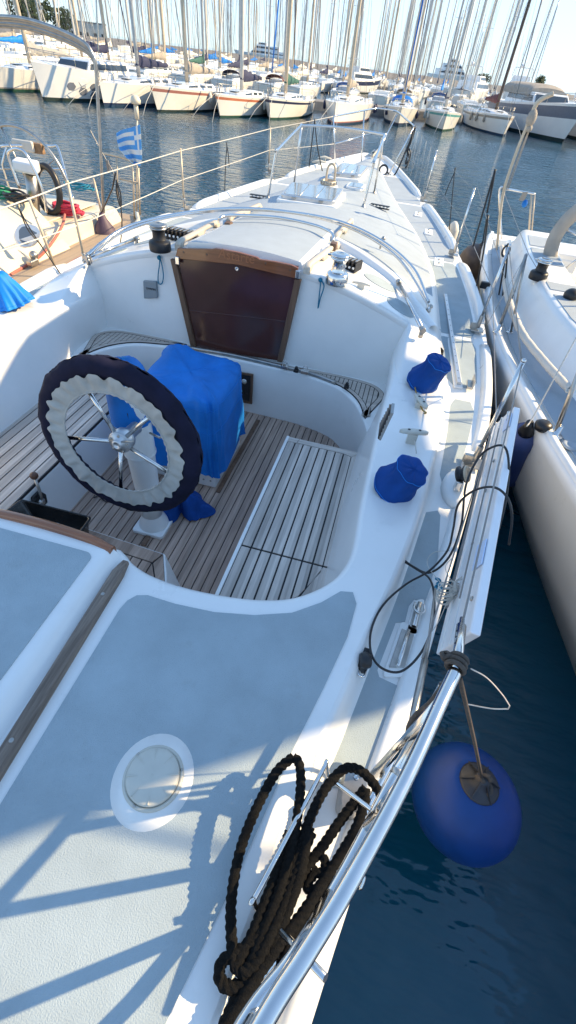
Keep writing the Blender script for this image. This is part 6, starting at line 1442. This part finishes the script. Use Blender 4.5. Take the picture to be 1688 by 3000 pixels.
    if detail:
        mb = MB(); P = []
        for row in H[:11]: P.append(Vector((row[-1][0]-.08, row[-1][1]+.1, row[-1][2]+.55)))
        for sg in (1, -1):
            q = [Vector((sg*p.x, p.y, p.z)) for p in P]; mb.tube(q, .018, 6)
            for p in q[::2]: mb.tube([p, p-Vector((0,0,.55))], .014, 5)
        mb.build('bow_rail', STEELD, r)
    r.location = stem; r.rotation_euler = (0, 0, rz); r.scale = (sc_, sc_, sc_); return r
motor('motor_yacht', P_(110,253), 9.6, 3.6, 1.25, R(-6), 'white motor yacht with grey hexagon pattern on its side, left in the front row', NF, tiers=((.30,.78,.72,.62),), hexes=True, arch=False, rake=.35, sc_=.80)
motor('motor_yacht', P_(1414,359), 13.5, 4.3, 1.75, R(16), 'big motor yacht with tan canvas top and slate band at the right edge', NF, tiers=((.30,.78,.80,.85),), stripe=GREYS, canvas=TAN, arch=False, rake=1.6, sc_=.86)
motor('motor_yacht', P_(1540,372), 9.5, 3.4, 1.4, R(10), 'white motor boat partly cut off by the right edge beyond the canvas-topped yacht', NF, tiers=((.30,.75,.75,.7),), rake=1.0)
# quay behind the front row
u_ = Vector((.84, .54, 0)).normalized(); nq = Vector((-u_.y, u_.x, 0))
def quay(o, L, w, h, nm='quay'):
    a = Vector(o); b = a+u_*L; q = [a, b, b+nq*w, a+nq*w]
    mb = MB(); mb.hexa([(p.x, p.y, WZ-.6) for p in q]+[(p.x, p.y, WZ+h) for p in q]); return tag(mb.build(nm, STONE, None, bevel=.05, fix=True), kind='structure')
quay((-46, 17.5, 0), 130, 2.2, .5)
quay((-80, 52, 0), 230, 2.2, .5)
# second row: bows away from us, sterns on the quay
N2 = 'boats moored behind the front row, seen over its decks'
def row2(d, s, off=0): p = Vector((-17.8, 25.5, 0))+u_*d+nq*s; return (p.x, p.y, WZ)
spec = [(0,'white sloop behind the hexagon motor yacht, under a long bright blue sail cover',BLUEB,None,MASTW),
 (3.4,'white sloop behind the hexagon motor yacht, its pale mainsail bundled and lettered',SAILW,None,MASTG),
 (6.8,'white sloop behind the plumb-bowed sloop, with a black sail bundle at its mast',CNAVY,None,MASTG),
 (10.2,'white sloop seen over the red-striped hull, with a tan sail bundle',TAN,CGREEN,MASTG),
 (13.6,'white sloop seen over the red-striped hull, with a dark green hood',CGREEN,CGREEN,MASTS),
 (17.0,'white sloop behind the orange-lined one, with navy sail cover',CNAVY,CNAVY,MASTW),
 (20.4,'white sloop behind the orange-lined one, with burgundy hood',SAILG,CBURG,MASTS),
 (23.8,'white sloop with a cream raised sail bundle, behind the cream sloop with blue forestay',SAILW,None,MASTG),
 (27.2,'white sloop behind the tall red-lined one, with bright blue hood',TAN,BLUEB,MASTS),
 (30.6,'white sloop seen right of the tall red-lined one, with grey cover',SAILG,None,MASTG),
 (34.0,'white sloop behind the navy-sleeved one, with tan hood',TAN,TAN,MASTG),
 (37.4,'white sloop behind the teal-striped one, with a bright blue cover',BLUEB,BLUE,MASTS),
 (40.8,'white sloop behind the brown-masted one, with cream cover',SAILW,None,MASTW),
 (44.2,'white sloop behind the tan-topped motor yacht, with grey hood',SAILG,SAILG,MASTS)]
for i, (d, lb, cv, hd, mm) in enumerate(spec):
    L = 9.2+1.6*((i*7) % 5)/5; p = row2(d+.6*math.sin(i*2.3), 13.2+L+1.2)
    o = S('sailing_yacht', p, L, 3.1, 1.2, R(180)+R(3*math.sin(i*1.7)), lb, N2, hull=HULLW if i % 3 else HULLC, cover=cv, hood=hd, mast=mm, mh=11.5+2.2*((i*3) % 4)/3, furl=[SAILW, None, CNAVY, SAILG][i % 4], fend=[(BN,1,.5)] if i % 2 else [(BWf,-1,.6)], boomz=1.15, bowf=.2)
    if i == 1:
        bo = [c for c in o.children if c.name.startswith('boom')][0]; L_ = L
        mb = MB(); ym, zb = .40*L, 1.2*(1+.2*.16)+.36+.62*1.15
        def sl(u, v): y = ym+.1+2.6*u; return (-.17-.03*math.sin(u*3), y, zb+.02+(.95-.72*u+.22*math.sin(u*2.6))*v)
        mb.grid(sl, 16, 6); s_ = mb.build('bundled_sail', SAILW, bo); md = s_.modifiers.new('cloth', 'SOLIDIFY'); md.thickness = .02
        text('AETHER', .46, NAVYS, s_, frame((-.225, ym+1.35, zb+.40), (0,-1,-.05), (0,0,1)), shear=-.1)
# rows farther back: prototypes copied with their parts
N3 = 'yachts in the crowded rows farther back'
L3 = 'white yacht with a bare mast deep in the crowded rows behind the front boats'
protos = [S('moored_yacht', (0, 0, WZ), 10, 3.1, 1.25, 0, L3, N3, cover=c, mast=mm, mh=h, furl=f, detail=False) for c, mm, h, f in ((CNAVY,MASTW,13.5,SAILW),(SAILW,MASTS,12,None),(BLUE,MASTG,14.5,SAILW),(TAN,MASTS,11.5,SAILG))]
def dup(r, loc, rz):
    c = r.copy(); COL.objects.link(c); c.location = loc; c.rotation_euler = (0, 0, rz); c.scale = r.scale
    for ch in r.children:
        d = ch.copy(); COL.objects.link(d); d.parent = c
        for g in ch.children:
            e = g.copy(); COL.objects.link(e); e.parent = d
    return c
used = set(); rnd = random.Random(11)
for s, d0, n, stp in ((30, -12, 20, 3.3), (43, -14, 22, 3.7), (55, -18, 24, 4.2), (70, -24, 22, 5.2), (88, -28, 22, 5.6), (118, -40, 22, 7.2)):
    for i in range(n):
        d = d0+stp*i+rnd.uniform(-.8, .8); k = rnd.randrange(4); p = row2(d, s+rnd.uniform(-.8,.8)); rz = (0 if rnd.random() < .5 else math.pi)+rnd.uniform(-.06,.06)
        if rz > 1.5: p = (p[0]+nq.x*10, p[1]+nq.y*10, WZ)
        if k not in used: used.add(k); protos[k].location = p; protos[k].rotation_euler = (0,0,rz)
        else: dup(protos[k], p, rz)
# larger motor yachts in the distance
N4 = 'large white motor yachts in the distance'
def far(px, py, dist):
    r = ray(px, py); h = Vector((r.x, r.y, 0)).normalized(); p = Vector((CX, 0, 0))+h*dist; return (p.x, p.y, WZ)
motor('motor_yacht', far(600,150,270), 22, 6.0, 2.0, R(-80), 'long pale motor yacht with stacked decks in the distance, left of the middle', N4, tiers=((.22,.9,.8,1.5),(.3,.78,.7,1.3),(.36,.55,.5,.9)), detail=False, rake=2)
motor('motor_yacht', far(1186,190,330), 22, 7.0, 2.8, R(110), 'tiered white superyacht rising behind the masts at the right', N4, tiers=((.15,.85,.85,2.2),(.25,.75,.75,2.0),(.35,.62,.6,1.8)), detail=False, rake=2.5)
motor('motor_yacht', far(950,190,84), 10, 3.6, 1.5, R(150), 'white motor cruiser with a dark blue window band, behind the navy-sleeved sloop', N4, tiers=((.25,.85,.85,1.0),(.35,.70,.7,.7)), stripe=NAVYS, detail=False, sc_=.75)
motor('motor_yacht', far(1222,215,95), 10, 3.4, 1.4, R(160), 'white motor cruiser with a tall arch beside the brown mast', N4, tiers=((.25,.85,.85,.9),(.40,.70,.7,.6)), detail=False)
motor('motor_yacht', far(1305,210,110), 11, 4.0, 1.8, R(175), 'white flybridge cruiser behind the canvas-topped motor yacht', N4, tiers=((.25,.85,.85,1.0),(.38,.70,.7,.7)), detail=False)
# breakwater, low buildings and trees on the left shore
mb = MB(); a, b = Vector(far(-200,60,230)), Vector(far(1750,260,330)); d = (b-a).normalized(); n_ = Vector((-d.y, d.x, 0)); ls = []
for i in range(60):
    p = a.lerp(b, i/59); h = 1.7+.6*noise.noise((i*.5,0,0)); ls.append([(p.x, p.y, WZ-1), (p.x+n_.x*3, p.y+n_.y*3, WZ+h), (p.x+n_.x*8, p.y+n_.y*8, WZ+h), (p.x+n_.x*12, p.y+n_.y*12, WZ-1)])
mb.loops(ls, False); tag(tag(mb.build('breakwater', STONE, None), 'low stone breakwater far behind all the boats', 'breakwater'))
def house(px, py, dist, w, dp, h, rz, label, flat=True):
    p = Vector(far(px, py, dist)); r = root('waterfront_building', tuple(p), label, 'building', 'buildings on the far shore')
    m = Matrix.Rotation(rz, 3, 'Z'); mb = MB(); mb.box(p+Vector((0,0,h/2)), (w, dp, h), m); mb.build('wall', SKINT, r)
    mb = MB(); mb.box(p+Vector((0,0,h+.2)), (w*1.03, dp*1.03, .4), m); mb.build('roof', STONE, r)
    k = max(2, int(w/3.2))
    for fl in range(max(1, int(h/3.2))):
        for i in range(k):
            mb = MB(); mb.box(p+m @ Vector((-w/2+(i+.5)*w/k, -dp/2-.03, 0))+Vector((0,0,1.7+fl*3.1)), (1.2,.08,1.4), m); mb.build('window', DGLASS, r)
house(215,90,330, 20, 12, 5.5, .5, 'pale blocky building on the far shore behind the left masts')
def tree(px, py, dist, h, w, label):
    p = Vector(far(px, py, dist)); r = root('tree', tuple(p), label, 'tree', 'trees on the far shore'); rd = random.Random(int(px))
    mb = MB(); mb.tube([p, p+Vector((.1,0,h*.45))], [.3,.15], 7)
    for k in range(5): a = k*1.3; mb.tube([p+Vector((.1,0,h*.35)), p+Vector((w*.3*math.cos(a), w*.3*math.sin(a), h*.65))], [.12,.04], 5)
    mb.build('trunk', BARK, r); mb = MB()
    for k in range(420):
        a, b = rd.uniform(0, 6.28), rd.uniform(-1, 1); q = rd.random()**.4; c = p+Vector((w/2*q*math.cos(a)*math.sqrt(1-b*b), w/2*q*math.sin(a)*math.sqrt(1-b*b), h*.66+h*.34*q*b+.08*h*noise.noise((a, b, px))))
        u = Vector((rd.gauss(0,1), rd.gauss(0,1), rd.gauss(0,1))).normalized()*.45; v = u.orthogonal().normalized()*.3; mb.add([c-u, c+v, c+u, c-v], [(0,1,2,3)], 0, False)
    mb.build('crown', LEAF, r)
for i, (px, py, d, h, w, lb) in enumerate(((70,60,190,8,9,'dark bushy tree behind the gantry at the far left'),(100,66,200,9,9,'dark tree behind the gantry, just right of the leftmost tree'),(160,78,210,7,8,'low dark tree on the far shore behind the lettered sail'),(1205,230,320,5,9,'low bushy tree on the breakwater behind the brown mast'),(1345,245,330,7,5,'slim dark tree on the breakwater above the canvas-topped yacht'))): tree(px, py, d, h, w, lb)
# the quay behind our stern, where the yacht is moored
mb = MB(); mb.hexa([(-30,-16,WZ-.5),(30,-16,WZ-.5),(30,-1.9,WZ-.5),(-30,-1.9,WZ-.5),(-30,-16,-.25),(30,-16,-.25),(30,-1.9,-.25),(-30,-1.9,-.25)]); tag(mb.build('quay', M('quay_pale', (.46,.43,.38), .85, var=.12, vs=1.2, bump=.3, bs=10, bd=.03), None, bevel=.04), kind='structure')
# ================================================================ WATER, QUAYS, SKY, LIGHT, CAMERA
WZ = -1.15
m, nt, b = new_mat('harbour_water'); N, L = nt.nodes, nt.links
sock(b, 'Base Color', (.003, .048, .088, 1)); sock(b, 'Roughness', .04); sock(b, 'IOR', 1.45); sock(b, 'Specular IOR Level', .5)
tc = N.new('ShaderNodeTexCoord')
def nz(scale, sx, sy, rz, det=3):
    mp = N.new('ShaderNodeMapping'); mp.inputs['Scale'].default_value = (sx, sy, 1); mp.inputs['Rotation'].default_value = (0, 0, rz); L.new(tc.outputs['Object'], mp.inputs['Vector'])
    n = N.new('ShaderNodeTexNoise'); n.inputs['Scale'].default_value = scale; n.inputs['Detail'].default_value = det; n.inputs['Roughness'].default_value = .55; L.new(mp.outputs[0], n.inputs['Vector']); return n
a, c, g = nz(4.2, .6, 1.6, .5), nz(1.5, .7, 1.4, .3), nz(.09, 1, 1, 0, 2)
add = N.new('ShaderNodeMath'); add.operation = 'MULTIPLY_ADD'; L.new(c.outputs['Fac'], add.inputs[0]); add.inputs[1].default_value = 1.6; L.new(a.outputs['Fac'], add.inputs[2])
# ripples fade near the far boats' lee where the water lies calm
sp = N.new('ShaderNodeSeparateXYZ'); L.new(tc.outputs['Object'], sp.inputs[0])
dm = N.new('ShaderNodeMath'); dm.operation = 'MULTIPLY_ADD'; L.new(sp.outputs[0], dm.inputs[0]); dm.inputs[1].default_value = -.62; L.new(sp.outputs[1], dm.inputs[2])
mr = N.new('ShaderNodeMapRange'); mr.inputs['From Min'].default_value = 18; mr.inputs['From Max'].default_value = 34; mr.inputs['To Min'].default_value = 1.0; mr.inputs['To Max'].default_value = .16; L.new(dm.outputs[0], mr.inputs['Value'])
ml = N.new('ShaderNodeMath'); ml.operation = 'MULTIPLY'; L.new(mr.outputs[0], ml.inputs[0])
r2 = N.new('ShaderNodeMapRange'); r2.inputs['From Min'].default_value = .35; r2.inputs['From Max'].default_value = .65; r2.inputs['To Min'].default_value = .55; r2.inputs['To Max'].default_value = 1.1; L.new(g.outputs['Fac'], r2.inputs['Value']); 
sl = N.new('ShaderNodeMapRange'); sl.inputs['From Min'].default_value = 0; sl.inputs['From Max'].default_value = 9; sl.inputs['To Min'].default_value = .25; sl.inputs['To Max'].default_value = 1.0; L.new(sp.outputs[1], sl.inputs['Value'])
m3 = N.new('ShaderNodeMath'); m3.operation = 'MULTIPLY'; L.new(r2.outputs[0], m3.inputs[0]); L.new(sl.outputs[0], m3.inputs[1]); L.new(m3.outputs[0], ml.inputs[1])
bp = N.new('ShaderNodeBump'); bp.inputs['Distance'].default_value = .17; L.new(add.outputs[0], bp.inputs['Height']); L.new(ml.outputs[0], bp.inputs['Strength']); L.new(bp.outputs[0], b.inputs['Normal'])
WATER = m
mb = MB(); S = 6000
mb.add([(-S, -S, WZ), (S, -S, WZ), (S, S, WZ), (-S, S, WZ)], [(0,1,2,3)], 0, False)
tag(mb.build('water', WATER, None, org=(0,0,WZ)), kind='structure')

w = bpy.data.worlds.new('World'); SC.world = w; w.use_nodes = True
nt = w.node_tree; bg = nt.nodes['Background']; sky = nt.nodes.new('ShaderNodeTexSky'); sky.sky_type = 'NISHITA'; sky.sun_disc = False
EL, AZ = R(31), R(65)          # sun height; bearing from the bow towards starboard
sky.sun_elevation = EL; sky.sun_rotation = AZ; sky.air_density, sky.dust_density, sky.ozone_density, sky.altitude = SKYP
# soften the brightest part of the sky towards the sun: c / (1 + k c)
ka = nt.nodes.new('ShaderNodeVectorMath'); ka.operation = 'MULTIPLY_ADD'; ka.inputs[1].default_value = SKYK; ka.inputs[2].default_value = (1, 1, 1); nt.links.new(sky.outputs[0], ka.inputs[0])
kb_ = nt.nodes.new('ShaderNodeVectorMath'); kb_.operation = 'DIVIDE'; nt.links.new(sky.outputs[0], kb_.inputs[0]); nt.links.new(ka.outputs[0], kb_.inputs[1])
nt.links.new(kb_.outputs[0], bg.inputs[0]); bg.inputs[1].default_value = SKYS
sd = Vector((math.sin(AZ)*math.cos(EL), math.cos(AZ)*math.cos(EL), math.sin(EL)))
l = bpy.data.lights.new('sun', 'SUN'); l.energy = SUNE; l.angle = R(.53); l.color = SUNC
lo = bpy.data.objects.new('sun', l); COL.objects.link(lo); lo.rotation_euler = sd.to_track_quat('Z', 'Y').to_euler(); lo.location = sd*60

cam = bpy.data.cameras.new('camera'); cam.sensor_fit = 'VERTICAL'; cam.sensor_height = 36; cam.lens = 36*F_/3000; cam.clip_start = .02; cam.clip_end = 20000
co = bpy.data.objects.new('camera', cam); COL.objects.link(co); SC.camera = co
s = 1449/1688
c0 = ray(844*s, 1500*s); rx = (ray(944*s, 1500*s)-c0).normalized(); up = -(ray(844*s, 1600*s)-c0).normalized()
mt = Matrix((rx, up, -c0.normalized())).transposed().to_4x4(); mt.translation = CAMP; co.matrix_world = mt
SC.view_settings.view_transform = 'Standard'; SC.view_settings.look = 'None'; SC.view_settings.exposure = EXPO; SC.view_settings.gamma = 1
